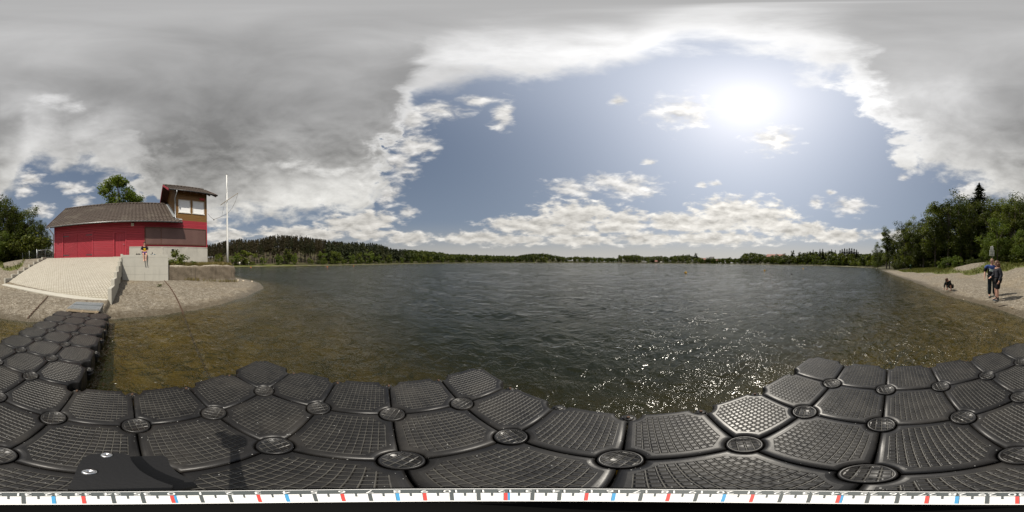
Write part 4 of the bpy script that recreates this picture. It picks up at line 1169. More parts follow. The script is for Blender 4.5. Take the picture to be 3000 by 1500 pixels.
def broadleaf(seed, H=12.0, cw=3.6, cb=.18, nclump=70, nleaf=8000, size=.26, crad=1.05, mat_=None, hollow=.45, limbs=9, tr=.19):
    rs = np.random.default_rng(seed)
    C0 = np.array([0, 0, H * (cb + 1) / 2]); RAD = np.array([cw, cw, H * (1 - cb) / 2]) - crad * .55
    K, P, A, B, tone = crown(rs, C0, RAD, nclump, nleaf, size, crad, hollow)
    zf = H / np.quantile(P[:, 2], .992); P[:, 2] *= zf; K[:, 2] *= zf
    k = P[:, 2] > .1
    me = quads('crown', P[k], A[k], B[k], tone[k], mat_ or M_leafm)
    tk = MB(); wob = rs.normal(0, .12, (6, 2)); pts = [(wob[i, 0] * i * .3, wob[i, 1] * i * .3, H * .78 * i / 5 - (.3 if i == 0 else 0)) for i in range(6)]
    tk.tube(pts, [tr * 1.25, tr, tr * .82, tr * .62, tr * .4, tr * .15], 8)
    for q in K[rs.permutation(len(K))[:limbs]]:
        s = min(max(.2 * H, q[2] * .6), H * .7); f = s / (H * .78) * 5; i = int(min(f, 4))
        p0 = Vector(pts[i]).lerp(Vector(pts[i + 1]), f - i); q = Vector(q)
        tk.tube([p0, p0.lerp(q, .5) + Vector((0, 0, .25)), q], [tr * .42, tr * .26, tr * .08], 6)
    return me, tk.mesh('trunk', [M_bark])
def spruce(seed, H=17.0, cw=2.3, bare=.35, levels=16, arms=8, twigs=5, mat_=None, tr=.17, size=.8, pw=.95):
    rs = np.random.default_rng(seed); C = []; A = []; B = []; T = []
    for l in range(levels):
        f = (l + rs.uniform(-.3, .3)) / (levels - 1); z = H * (bare + (1 - bare) * f)
        rad = cw * (1 - f) ** pw * rs.uniform(.8, 1.1) * (1 if f > .12 else .75) + .12; ph = rs.uniform(0, 6.28)
        for k in range(arms):
            a = ph + 2 * math.pi * k / arms + rs.normal(0, .18); L = rad * rs.uniform(.65, 1.12); tn = rs.random()
            for q in range(twigs):
                g = (q + .6) / twigs; rr = L * g
                c = np.array([rr * math.cos(a), rr * math.sin(a), z - .34 * rr + .10 * rr * g + rs.normal(0, .06)])
                s = size * (1.0 - .35 * g) * rs.uniform(.8, 1.2) * (.45 + .55 * (1 - f))
                a2 = a + rs.normal(0, .55)
                ax = np.array([math.cos(a2), math.sin(a2), -.45 + rs.normal(0, .18)]) * s * .5
                bx = np.array([-math.sin(a2), math.cos(a2), rs.normal(0, .35)]) * s * .30
                C.append(c); A.append(ax); B.append(bx); T.append(.5 * tn + .5 * rs.random())
    for q in range(4):
        C.append(np.array([0, 0, H * (.985 + .01 * q)])); A.append(np.array([0, 0, .45])); B.append(np.array([math.cos(q * 1.6), math.sin(q * 1.6), 0]) * .1); T.append(.5)
    me = quads('crown', np.array(C), np.array(A), np.array(B), np.array(T), mat_ or M_needle)
    tk = MB().tube([(0, 0, -.3), (0, 0, H * .5), (0, 0, H * .98)], [tr, tr * .7, tr * .12], 7)
    return me, tk.mesh('trunk', [M_barkr])
def plant(name, pair, loc, sc, label, cat='tree', group=None, rz=None):
    o = thing(name, label, cat, loc, random.uniform(0, 6.28) if rz is None else rz, group)
    o.scale = sc if hasattr(sc, '__len__') else (sc, sc, sc)
    link('crown' if cat == 'tree' else 'foliage', pair[0], o); link('trunk' if cat == 'tree' else 'stem', pair[1], o)
    return o
BL = [broadleaf(100 + k, mat_=(M_leafd if k % 2 else M_leafm), nclump=(60, 80, 70, 90)[k], cw=(3.4, 3.8, 3.1, 3.6)[k], cb=(-.05, .0, -.06, -.02)[k]) for k in range(4)]
BSL = broadleaf(131, cw=2.1, cb=.14, nclump=60, nleaf=7000, mat_=M_leafm, crad=.8)
BLT = broadleaf(141, H=6, cw=2.6, cb=.1, nclump=46, nleaf=6000, size=.2, mat_=M_leafl, crad=.8, tr=.09)
BSH = broadleaf(151, H=2.2, cw=1.5, cb=-.1, nclump=30, nleaf=2600, size=.2, mat_=M_leafl, crad=.5, tr=.04, limbs=7)
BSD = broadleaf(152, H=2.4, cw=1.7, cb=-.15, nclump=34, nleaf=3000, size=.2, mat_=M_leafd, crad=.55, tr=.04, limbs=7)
def place_px(x, y, r): 
    p = pol(pxa(x), r); g = gz(p.x, p.y); return Vector((p.x, p.y, g)), atr(x, y, r).z - g
NEARW = [  # px, top row, distance, mesh, width factor, label
 (2590, 668, 0, BSL, 1.0, 'slim broadleaf tree standing alone on the bank at the far end of the gravel beach'),
 (2572, 712, 62, BL[2], .9, 'low dark tree behind the lake side of the lone slim tree'),
 (2606, 690, 56, BL[1], .9, 'dark tree just behind the lone slim tree'),
 (2634, 676, 52, BL[3], .9, 'dark tree filling the gap between the lone slim tree and the wood'),
 (2622, 706, 54, BL[0], .8, 'low dark tree in the gap behind the lone slim tree on the beach bank'),
 (2650, 656, 46, BL[1], .95, 'first tall tree of the dark wood, next to the lone slim tree'),
 (2676, 642, 43, BL[2], .95, 'dark tree at the wood edge above the grass strip, second after the lone slim tree'),
 (2706, 628, 41, BL[3], 1.0, 'rounded dark tree at the wood edge, third after the lone slim tree'),
 (2740, 603, 39, BL[0], 1.0, 'tall tree with a ragged top above the bright green shrubs'),
 (2778, 580, 37, BL[1], 1.0, 'tallest broadleaf at the wood edge, straight above the crouching child'),
 (2815, 588, 37, BL[2], 1.0, 'broad tree just before the towering dark spruce on the wood edge'),
 (2846, 606, 36, BL[3], .9, 'dark tree in front of the towering spruce'),
 (2905, 590, 36, BL[1], 1.0, 'dark tree behind the white sign post'),
 (2938, 586, 35, BL[2], 1.0, 'dark tree just after the one behind the white sign post'),
 (2966, 602, 31, BL[0], .9, 'tree beside the thin bare pole of the wood edge'),
 (2992, 584, 31, BL[3], 1.0, 'tall tree behind the pale bushy tree by the path'),
 (22, 590, 29, BL[1], 1.0, 'tallest tree beside the gravel path to the yard gate'),
 (46, 616, 28, BL[2], .9, 'dark tree beside the gravel path, next after the tallest one'),
 (72, 614, 28, BL[0], 1.0, 'wide dark tree hanging over the wire mesh fence'),
 (97, 628, 30, BL[3], .9, 'dark leafy tree hanging over the near post of the yard gate'),
 (119, 650, 33, BL[1], .8, 'drooping tree directly behind the yard gate'),
 (141, 693, 40, BL[0], .7, 'low tree behind the yard gate next to the boathouse downpipe'),
 (2720, 640, 58, BL[2], 1.2, 'dark tree deep in the wood behind the ragged topped tree'),
 (2758, 618, 56, BL[3], 1.2, 'dark tree deep in the wood between the ragged topped and the tallest broadleaf'),
 (2798, 600, 56, BL[0], 1.2, 'dark tree deep in the wood behind the tallest broadleaf'),
 (2838, 596, 54, BL[1], 1.2, 'dark tree deep in the wood at the foot of the towering spruce'),
 (2880, 592, 52, BL[2], 1.2, 'dark tree deep in the wood behind the towering spruce'),
 (2922, 590, 50, BL[3], 1.2, 'dark tree deep in the wood behind the two people'),
 (2958, 596, 48, BL[0], 1.2, 'dark tree deep in the wood behind the thin bare pole'),
 (2996, 588, 46, BL[1], 1.2, 'dark tree deep in the wood behind the pale bushy tree'),
 (2660, 690, 50, BL[0], 1.0, 'dark tree filling the wood behind the grass strip by the beach end'),
 (2690, 676, 48, BL[3], 1.0, 'dark tree filling the wood behind the middle of the grass strip'),
 (40, 640, 36, BL[3], 1.1, 'dark tree standing behind the path trees'),
]
for k, (x, y, r, pr, wf, lab) in enumerate(NEARW):
    if not r: q_ = ground_hit(2598, 787.5, 10); r = math.hypot(q_.x, q_.y); x = 2597
    p, h = place_px(x, y, r); plant('broadleaf_tree', pr, p, (wf * h / 12 * 1.0, wf * h / 12, h / 12.0), lab, group='broadleaf trees of the near wood')
NS = spruce(9, H=17, cw=5.2, bare=.1, levels=36, arms=15, twigs=11, mat_=M_needle, size=.95, tr=.22, pw=.62)
p, h = place_px(2868, 537, 43); plant('spruce_tree', NS, p, h / 17.2, 'towering dark spruce rising above the near wood behind the people')
p, h = place_px(2922, 640, 26); plant('young_tree', BLT, p, (h / 6.2 * .9, h / 6.2 * .9, h / 6.2), 'paler green young tree right behind the white sign post')
p, h = place_px(2996, 672, 23); plant('young_tree', BLT, p, (h / 6.2 * .95, h / 6.2 * .95, h / 6.2), 'pale bushy tree on the grass bank beside the gravel path')
p, h = place_px(2896, 700, 30); plant('young_tree', BLT, p, (h / 6.2, h / 6.2, h / 6.2), 'short green tree in the shade between the sign post and the bright shrubs')
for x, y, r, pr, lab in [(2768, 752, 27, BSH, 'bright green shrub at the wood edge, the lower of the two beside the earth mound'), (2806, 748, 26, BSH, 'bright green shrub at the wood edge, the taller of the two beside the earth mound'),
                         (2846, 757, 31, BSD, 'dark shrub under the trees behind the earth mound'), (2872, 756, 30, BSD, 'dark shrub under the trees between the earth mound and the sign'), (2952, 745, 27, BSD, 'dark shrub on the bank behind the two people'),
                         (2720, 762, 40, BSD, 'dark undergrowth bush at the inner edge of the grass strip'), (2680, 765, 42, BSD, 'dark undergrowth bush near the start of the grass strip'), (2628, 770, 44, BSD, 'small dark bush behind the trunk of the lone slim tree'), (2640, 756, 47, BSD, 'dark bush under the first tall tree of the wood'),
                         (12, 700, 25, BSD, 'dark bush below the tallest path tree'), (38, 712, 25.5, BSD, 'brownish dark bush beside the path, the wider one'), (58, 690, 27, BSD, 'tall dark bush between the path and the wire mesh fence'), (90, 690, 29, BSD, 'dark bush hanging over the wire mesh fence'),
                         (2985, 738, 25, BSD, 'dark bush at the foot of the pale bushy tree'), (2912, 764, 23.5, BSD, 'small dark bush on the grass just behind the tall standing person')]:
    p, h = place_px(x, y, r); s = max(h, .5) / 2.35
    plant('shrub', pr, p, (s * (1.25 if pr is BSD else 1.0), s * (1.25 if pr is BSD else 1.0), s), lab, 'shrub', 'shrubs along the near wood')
p = pol(pxa(2974), 29); g = gz(p.x, p.y); h = atr(2974, 598, 29).z - g
tag(link('bare_trunk', MB().tube([(0, 0, -.2), (.05, 0, h * .5), (0, .04, h)], [.06, .05, .03], 7).mesh('bare_trunk', [M_barkr]), None, (p.x, p.y, g)), 'thin bare pale trunk standing in front of the near wood', 'trunk')
# tree behind the boathouse
HT = broadleaf(171, H=13, cw=3.9, cb=.38, nclump=40, nleaf=7500, size=.30, crad=.95, mat_=M_leafl, hollow=.55, limbs=16, tr=.26)
p, h = place_px(355, 536, 25); plant('broadleaf_tree', HT, p, (h / 13.1 * 1.25, h / 13.1 * 1.25, h / 13.1), 'loose crowned green tree rising behind the boathouse roof', rz=.6)

# ---- the far shore
FBL = [broadleaf(200 + k, H=10, cw=(4.8, 4.2, 3.4)[k], cb=(-.08, -.04, .0)[k], nclump=38, nleaf=2100, size=.75, crad=1.3, mat_=(M_leafm, M_leafl, M_leafd)[k], limbs=3, tr=.16) for k in range(3)]
FBLL = broadleaf(210, H=10, cw=4.2, cb=-.05, nclump=34, nleaf=1500, size=.75, crad=1.2, mat_=M_leafl, limbs=3, tr=.16)
FSP = [spruce(300 + k, H=17, cw=(2.2, 2.5, 2.0)[k], bare=(.40, .30, .48)[k], levels=13, arms=7, twigs=3, mat_=(M_needle, M_needleb, M_needleb)[k], size=1.25) for k in range(3)]
FSL = [spruce(310 + k, H=17, cw=3.0, bare=.03, levels=30, arms=9, twigs=4, mat_=M_needle, size=1.7) for k in range(2)]
n_ = 0; rr = random.Random(3)
def hill_spruce(az, d, lab, top=None):
    r = float(shore_r(az)) + d; p = pol(az, r); g = gz(p.x, p.y)
    h = (CZ + r * math.tan(R(top)) - g) if top else rr.uniform(14, 18)
    h = max(h, 9); w = rr.uniform(.85, 1.15) * (h / 17)
    return plant('spruce_tree', rr.choice(FSP), (p.x, p.y, g), (w, w, h / 17.1), lab, group='spruces of the wooded hill across the lake')
for row, (d, st) in enumerate(((17, .78), (27, .80), (42, .85))):
    az = -108.0; k = 0; nm = ('front', 'second', 'third')[row]
    while az < -66:
        az += st * rr.uniform(.6, 1.4); k += 1
        el = float(skyline_el(az)) + rr.uniform(-1.3, .35) - (0, .2, .1)[row]
        hill_spruce(az, d + rr.uniform(-4, 4), f'tall spruce in the {nm} row of the hill wood, {ordw(k)} counted from the boathouse', el)
SH = [(640, 742, 14, FBL[0], 1.0, 'dark round bush tree on the far bank behind the flagpole'), (690, 740, 9, FBLL, 1.3, 'rounded bush on the far grass bank, first after the flagpole'), (722, 735, 10, FBL[0], 1.6, 'widest rounded bush on the far grass bank'),
      (770, 750, 8, FBLL, 1.3, 'low rounded bush after the widest one on the far bank'), (818, 744, 8, FBL[1], 1.1, 'bank tree with low boughs before the dark leaning pair'), (843, 730, 10, FBL[2], 1.0, 'tallest leafy tree in front of the bare spruce trunks'), (862, 742, 8, FBL[1], .9, 'leafy tree leaning over the far sandy bank'),
      (905, 752, 14, FBLL, .7, 'small bush in the clearing below the spruces'), (945, 731, 9, FBLL, 1.0, 'bright leafy tree at the edge of the clearing'), (985, 735, 11, FBL[0], 1.4, 'broad leafy tree beside the bright one at the clearing'), (1030, 741, 9, FBLL, .9, 'bank tree, first of the leafy row before the hill falls'),
      (1052, 739, 10, FBL[0], .9, 'bank tree, second of the leafy row before the hill falls'), (1082, 731, 11, FBLL, 1.0, 'tallest bank tree in the leafy row before the hill falls'), (1110, 744, 9, FBLL, .9, 'bank tree just after the tallest of the leafy row'), (1140, 745, 10, FBL[0], 1.0, 'bank tree, second after the tallest of the leafy row'),
      (1178, 752, 10, FBLL, .9, 'low bank tree, third after the tallest of the leafy row'), (1205, 757, 10, FBL[0], 1.0, 'low bank tree, fourth after the tallest of the leafy row'), (1228, 752, 12, FBL[1], 1.0, 'bank tree, fifth after the tallest of the leafy row'), (1262, 751, 11, FBL[0], 1.0, 'bank tree, sixth after the tallest of the leafy row'), (1297, 750, 11, FBLL, 1.0, 'bank tree, seventh after the tallest of the leafy row'), (1325, 752, 10, FBL[0], 1.0, 'last big bank tree before the low far shore')]
def px_tree(x, y, d, pr, wf, lab, name='broadleaf_tree', group='leafy trees along the far bank', base=10.3):
    az = pxa(x); r = float(shore_r(az)) + d; p = pol(az, r); g = gz(p.x, p.y)
    h = max(atr(x, y, r).z - g, 2.0); w = wf * h / base
    return plant(name, pr, (p.x, p.y, g), (w, w, h / base), lab, group=group)
for a in SH: px_tree(*a)
k = 0; x = 1352
while x < 2290:
    k += 1; y = rr.uniform(752, 760) + (0 if x < 1750 else 1.5); pr = rr.choice(FBL + [FBL[2]])
    if 1940 < x < 2000: y = rr.uniform(752, 758)
    px_tree(x, y, rr.uniform(8, 22), pr, rr.uniform(1.0, 1.5), f'dark leafy tree by the open far shore, {ordw(k)} after the last big bank tree')
    x += rr.uniform(15, 27)
for x, y, d, pr, wf, lab in [(2038, 741, 40, FBL[2], .62, 'dark slender conical tree standing above the far village shore'), (2017, 745, 42, FBL[2], 1.1, 'dark round tree beside the slender conical one on the far village shore'), (2180, 744, 60, FBL[2], 1.2, 'big dark tree mass on the rise before the long red roof'), (2204, 741, 62, FBL[0], 1.3, 'highest dark tree on the rise before the long red roof'), (2228, 744, 60, FBL[2], 1.2, 'dark tree touching the near end of the long red roof'),
                             (2298, 742, 40, FBL[2], .7, 'dark tree covering the far end of the long red roof'), (2322, 733, 40, FBL[2], .55, 'tall thin pine in the gap after the long red roof'), (2341, 738, 38, FBL[2], .6, 'shorter pine after the tall thin one by the long red roof'),
                             (2285, 761, 10, FBLL, 1.1, 'pale round willow on the shore below the long red roof'), (2530, 752, 12, FBLL, 1.2, 'round bush on the shore after the dark spruce block'), (2510, 758, 10, FBL[0], 1.2, 'shore bush below the dark spruce block'), (2548, 745, 16, FBL[0], 1.0, 'leafy tree on the shore next to the lone slim beach tree'), (2470, 764, 8, FBLL, 1.1, 'low willow on the shore under the dark spruce block')]:
    px_tree(x, y, d, pr, wf, lab)
for k, x in enumerate((2312, 2335, 2360, 2385, 2410, 2434, 2452)): px_tree(x, rr.uniform(757, 763), rr.uniform(8, 14), rr.choice(FBL), 1.3, f'leafy shore tree below the spruces after the red roof, {ordw(k + 1)} in line')
k = 0
for x, y in [(2354, 741), (2364, 738), (2374, 736), (2382, 732), (2392, 739), (2402, 730), (2410, 729), (2419, 738), (2428, 734), (2436, 731), (2447, 733)]:
    k += 1; px_tree(x, y, rr.uniform(28, 44), FSL[k % 2], 1.7, f'spruce of the loose group after the red roof, {ordw(k)} in line', 'spruce_tree', 'spruces of the loose group after the red roof', 17.2)
k = 0
for x, y in [(2461, 733), (2467, 730), (2474, 728), (2481, 730), (2488, 727), (2495, 728), (2502, 729), (2509, 732), (2514, 738)]:
    k += 1; px_tree(x, y, rr.uniform(24, 34), FSL[k % 2], 2.1, f'spruce of the dense dark block near the beach end, {ordw(k)} in line', 'spruce_tree', 'spruces of the dense dark block', 17.2)
# distant woods that read as one mass
def wood(name, a0, a1, d0, d1, n, h0, h1, conif, m, label, seed, gap=None):
    rs = np.random.default_rng(seed); CC = []; AA = []; BB = []; TT = []
    az = rs.uniform(a0, a1, n); d = d0 + (d1 - d0) * rs.random(n) ** .8; r = shore_r(az) + d
    X, Y = r * np.sin(np.radians(az)), r * np.cos(np.radians(az)); G = ground(X, Y)
    for i in range(n):
        h = rs.uniform(h0, h1); top = CZ + r[i] * math.tan(R(float(skyline_el(az[i])) + rs.normal(0, .10)))
        h = min(h, top - G[i])
        if h < 3: continue
        q = 70; sd = r[i] / 300
        if conif:
            f = rs.random(q) ** .8; rad = (1 - f) * h * .16 + .15; a = rs.uniform(0, 6.28, q)
            c = np.stack([rad * np.cos(a), rad * np.sin(a), h * (.12 + .86 * f)], 1); s = (1.0 - .5 * f) * h * .15
            ax = np.stack([np.cos(a), np.sin(a), np.full(q, -.8)], 1)
        else:
            e = unit(rs.normal(size=(q, 3))); lum = .75 + .25 * np.sin(e[:, 0] * 4 + i) 
            c = e * np.stack([h * .36 * lum, h * .36 * lum, h * .46 * lum], 1) + np.array([0, 0, h * .54]); s = np.full(q, h * .17)
            ax = np.cross(e, rs.normal(size=(q, 3)))
        ax = unit(ax); bx = unit(np.cross(ax, rs.normal(size=(q, 3))))
        CC.append(c + np.array([X[i], Y[i], G[i]])); AA.append(ax * s[:, None] * .6); BB.append(bx * s[:, None] * .42); TT.append(.6 * rs.random() + .4 * rs.random(q))
    me = quads(name, np.concatenate(CC), np.concatenate(AA), np.concatenate(BB), np.concatenate(TT), m)
    return tag(link(name, me), label, 'wood', kind='stuff')
wood('spruce_wood', -111, -60, 58, 115, 300, 13, 17, True, M_needleb, 'dark spruce wood covering the hill behind the front rows', 1)
wood('spruce_wood', -66, -36, 12, 110, 430, 12, 16, True, M_needle, 'dark spruce wood falling away along the far side of the hill', 2)
wood('mixed_wood', -38, 14, 10, 118, 560, 11, 15, False, M_leafd, 'dark mixed wood along the low ridge across the open lake', 3)
wood('mixed_wood', 12, 72, 20, 118, 480, 10, 14, False, M_leafd, 'dark woods around the far village', 4)
wood('mixed_wood', 70, 132, 8, 100, 560, 10, 14, False, M_leafd, 'dark woods behind the long red roofed building and the spruces', 5)
wood('shore_bushes', -30, 129, 2, 9, 280, 2.0, 4.2, False, M_leafm, 'low bushes along the waterline of the far shore', 6)
wood('shore_bushes', -72, -30, 3, 12, 110, 1.6, 4.0, False, M_leafm, 'low bushes along the sandy far bank below the hill', 7)
# ---- grass blades on the near banks, weeds by the plinth
def blades(name, pts, h, m, label, n_per=1, w=.012):
    rs = np.random.default_rng(len(pts)); P = np.repeat(np.array(pts), n_per, 0); n = len(P)
    P[:, :2] += rs.normal(0, .05, (n, 2)); hh = h * rs.uniform(.4, 1.3, n)
    a = np.stack([rs.normal(0, .35, n), rs.normal(0, .35, n), np.ones(n)], 1) * hh[:, None] * .5
    b = unit(np.stack([rs.normal(size=n), rs.normal(size=n), np.zeros(n)], 1)) * w * rs.uniform(.6, 1.6, n)[:, None]
    return tag(link(name, quads(name, P + a, a, b, rs.random(n), m)), label, 'grass', kind='stuff')
rs = np.random.default_rng(77); az = np.radians(rs.uniform(118, 195, 60000)); r = 9 + 30 * rs.random(60000) ** .7
X, Y = r * np.sin(az), r * np.cos(az); Z = ground(X, Y); g = grass_w(X, Y, Z); k = rs.random(60000) < np.clip(g * 1.3 - .3, 0, 1)
blades('grass', np.stack([X, Y, Z - .02], 1)[k], .22, M_grassb, 'grass growing on the bank above the gravel beach', 1, .03)
q = []
for _ in range(2600):
    u_, w_ = rs.uniform(2.1, 7.3), rs.uniform(10.95, 12.5); p = fw(u_, w_); q.append((p.x, p.y, gz(p.x, p.y) - .02 if _ % 40 == 0 else 1.5 + .05 * (w_ - 10.7)))
blades('dry_grass', q, .26, M_dry, 'dry yellow grass on the fill behind the old wall', 2, .012)
q = []
for _ in range(110):
    u_ = rs.uniform(3.2, 7.4); p = fw(u_, 10.50 - abs(rs.normal(0, .05))); q.append((p.x, p.y, gz(p.x, p.y)))
blades('dry_grass', q, .24, M_dry, 'dry tufts along the foot of the old wall', 3, .01)
WE = broadleaf(181, H=1.0, cw=.62, cb=-.1, nclump=16, nleaf=520, size=.13, crad=.22, mat_=M_leafm, limbs=9, tr=.012)
for u_, w_, s, lab in [(2.9, 11.5, 1.15, 'tall leafy weed growing against the concrete plinth'), (3.3, 11.3, .75, 'bushy weed beside the tallest one on the old wall fill'), (2.35, 11.2, .45, 'small weed by the corner of the smooth concrete wall'), (4.0, 11.1, .4, 'low weed spreading behind the old wall edge')]:
    p = fw(u_, w_); plant('weed', WE, (p.x, p.y, 1.48 + .05 * (w_ - 10.7)), s, lab, 'weed', 'weeds on the fill behind the old wall')
p = ground_hit(467, 839); plant('weed', WE, p, (.28, .28, .12), 'small green tuft alone on the open gravel', 'weed')

# dense undergrowth and back rows inside the near wood
def near_wood(name, n, a0, a1, r0, r1, hh, size, m, label, seed, lowest=.0, q=170):
    rs = np.random.default_rng(seed); CC = []; AA = []; BB = []; TT = []
    az = rs.uniform(a0, a1, n); r = rs.uniform(r0, r1, n) + np.interp(az, [127, 133, 140, 150, 158, 165, 175, 190], [14, 10, 2, -3, -5, -6, -7, -7])
    X, Y = r * np.sin(np.radians(az)), r * np.cos(np.radians(az)); G = ground(X, Y); D_ = lake_sd(X, Y)
    for i in range(n):
        if D_[i] < 7: continue
        h = hh * rs.uniform(.6, 1.15); e = unit(rs.normal(size=(q, 3))) * (rs.random((q, 1)) ** .4)
        c = e * np.array([h * .42, h * .42, h * .5]) + np.array([X[i], Y[i], G[i] + h * .45]); nn = unit(e + .8 * rs.normal(size=(q, 3)))
        ax = unit(np.cross(nn, rs.normal(size=(q, 3)))); bx = np.cross(nn, ax); s = size * rs.uniform(.6, 1.3, (q, 1))
        k = c[:, 2] > G[i] - .1
        CC.append(c[k]); AA.append((ax * s * .5)[k]); BB.append((bx * s * .32)[k]); TT.append((.6 * rs.random() + .4 * rs.random(q))[k])
    me = quads(name, np.concatenate(CC), np.concatenate(AA), np.concatenate(BB), np.concatenate(TT), m)
    return tag(link(name, me), label, 'undergrowth', kind='stuff')
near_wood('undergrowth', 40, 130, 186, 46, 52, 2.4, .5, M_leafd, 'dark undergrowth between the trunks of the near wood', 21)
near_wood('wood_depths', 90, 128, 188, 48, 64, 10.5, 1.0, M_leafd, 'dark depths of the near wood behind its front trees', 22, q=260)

# ------------------------------------------------------------------ people
def skin_mesh(name, nodes, edges, root, sub=2):
    """a continuous surface grown over a skeleton: nodes {key: ((x, y, z), radius or (rx, ry))}"""
    keys = list(nodes); ix = {k: i for i, k in enumerate(keys)}
    me = bpy.data.meshes.new(name); me.from_pydata([nodes[k][0] for k in keys], [(ix[a], ix[b]) for a, b in edges], [])
    o = bpy.data.objects.new(name, me); COL.objects.link(o)
    sk = o.modifiers.new('skin', 'SKIN'); sk.use_smooth_shade = True; sk.branch_smoothing = .4
    if not me.skin_vertices: me.skin_vertices.new()
    for i, k in enumerate(keys):
        r = nodes[k][1]; d = me.skin_vertices[0].data[i]
        d.radius = r if hasattr(r, '__len__') else (r, r); d.use_root = (k == root)
    sm = o.modifiers.new('sub', 'SUBSURF'); sm.levels = sub; sm.render_levels = sub
    dg = bpy.context.evaluated_depsgraph_get()
    out = bpy.data.meshes.new_from_object(o.evaluated_get(dg)); out.name = name
    bpy.data.objects.remove(o); bpy.data.meshes.remove(me)
    return out
def join_mb(me, mbs):
    bm = bmesh.new(); bm.from_mesh(me)
    for m, mats in mbs:
        t_ = m.mesh('tmp', mats); bm.from_mesh(t_)
    bm.to_mesh(me); bm.free()
    return me
M_skin = mat('skin', rough=.5, f=lambda t, b, c: t.mix(t.noise(c, 9, 3), (.50, .27, .19), (.60, .35, .26)))
M_eye = mat('eye_dark', (.02, .015, .012), .3)
M_lip = mat('lip', (.36, .12, .10), .5)
def cloth(name, col, rough=.85, f=None): return mat(name, col, rough, spec=.2, var=.22, vscale=14, bump=.15, bscale=60, f=f)
def V3(*a): return Vector(a)
def figure(name, label, loc, rz, s, J, wear, hair, fingers='relaxed', bare=('fore', 'shin'), female=False):
    """J: joints in metres for a 1.75 m body facing +Y; wear: list of garments"""
    root = thing(name, label, 'person', loc, rz)
    J = {k: Vector(v) * s for k, v in J.items()}
    N = {}; E = []
    def nd(k, p, r): N[k] = (tuple(p), tuple(x * s for x in r) if hasattr(r, '__len__') else r * s)
    nd('pelvis', J['pelvis'], (.135, .105)); nd('waist', J['pelvis'].lerp(J['chest'], .45), (.125, .095)); nd('chest', J['chest'], (.15, .105))
    nd('top', J['chest'].lerp(J['neck'], .62), (.10, .085)); nd('neck', J['neck'], .056); nd('skull', J['neck'].lerp(J['head'], .75), .07)
    E += [('pelvis', 'waist'), ('waist', 'chest'), ('chest', 'top'), ('top', 'neck'), ('neck', 'skull')]
    for q in 'lr':
        nd('sh' + q, J['sh' + q], .062); nd('ua' + q, J['sh' + q].lerp(J['el' + q], .5), .050); nd('el' + q, J['el' + q], .042); nd('fa' + q, J['el' + q].lerp(J['wr' + q], .35), .042); nd('wr' + q, J['wr' + q], .027)
        d = (J['wr' + q] - J['el' + q]).normalized(); hd = (J.get('hd' + q) or (d * s)); hd = Vector(hd).normalized()
        side = hd.cross(Vector((0, 0, 1)) if abs(hd.z) < .9 else Vector((0, 1, 0))).normalized()
        if abs(hd.z) >= .9: side = Vector((0, 1, 0))
        nrm_ = hd.cross(side).normalized()
        palm = J['wr' + q] + hd * .055 * s; nd('pm' + q, palm, (.036, .020))
        E += [('top', 'sh' + q), ('sh' + q, 'ua' + q), ('ua' + q, 'el' + q), ('el' + q, 'fa' + q), ('fa' + q, 'wr' + q), ('wr' + q, 'pm' + q)]
        for f_, (o_, L) in enumerate(((-.026, .062), (-.009, .072), (.009, .068), (.025, .052))):
            b0 = palm + hd * .034 * s + side * o_ * s; m_ = b0 + hd * L * .55 * s; t2 = m_ + (hd * .75 + nrm_ * .55).normalized() * L * .45 * s
            nd(f'f{f_}a{q}', b0, .0095); nd(f'f{f_}b{q}', m_, .0088); nd(f'f{f_}c{q}', t2, .0070)
            E += [('pm' + q, f'f{f_}a{q}'), (f'f{f_}a{q}', f'f{f_}b{q}'), (f'f{f_}b{q}', f'f{f_}c{q}')]
        th = palm - hd * .012 * s - side * .036 * s; t2 = th + (hd * .7 - side * .6).normalized() * .042 * s
        nd('tha' + q, th, .011); nd('thb' + q, t2, .0085); E += [('pm' + q, 'tha' + q), ('tha' + q, 'thb' + q)]
        nd('hp' + q, J['hp' + q], .092); nd('tg' + q, J['hp' + q].lerp(J['kn' + q], .45), .078); nd('kn' + q, J['kn' + q], .056); nd('cf' + q, J['kn' + q].lerp(J['an' + q], .32), .057); nd('an' + q, J['an' + q], .036)
        nd('ft' + q, J['to' + q].lerp(J['an' + q], .35), (.040, .028)); nd('to' + q, J['to' + q], (.036, .018))
        E += [('pelvis', 'hp' + q), ('hp' + q, 'tg' + q), ('tg' + q, 'kn' + q), ('kn' + q, 'cf' + q), ('cf' + q, 'an' + q), ('an' + q, 'ft' + q), ('ft' + q, 'to' + q)]
    me = skin_mesh('body', N, E, 'pelvis')
    # the head: skull, jaw, nose, ears, eyes and mouth in the head's own frame
    up = (J['head'] - J['neck']).normalized(); fwd = Vector(J.get('look', Vector((0, 1, 0)) * s)).normalized(); fwd = (fwd - up * fwd.dot(up)).normalized(); rt = fwd.cross(up)
    Mh = Matrix((rt, fwd, up)).transposed()
    hm = MB(); hm.ball((0, 0, .02), (.074, .092, .105), 16, 12); hm.ball((0, .032, -.055), (.055, .060, .058), 12, 8)
    hm.prism([(-.013, .085, -.028), (.013, .085, -.028), (.008, .092, .022), (-.008, .092, .022)], (0, .022, -.004), True)
    hm.ball((0, .106, -.026), (.015, .013, .011), 8, 6)
    for x in (-.075, .075): hm.ball((x, -.004, -.005), (.012, .022, .032), 8, 6)
    hm.m = 1
    for x in (-.031, .031): hm.ball((x, .083, .018), (.011, .009, .007), 8, 6); hm.box((x, .092, .036), (.032, .008, .006))
    hm.m = 2; hm.box((0, .090, -.066), (.042, .010, .010))
    hm.v = [tuple(J['head'] + Mh @ (Vector(v) * s)) for v in hm.v]
    join_mb(me, [(hm, [M_skin, M_eye, M_lip])])
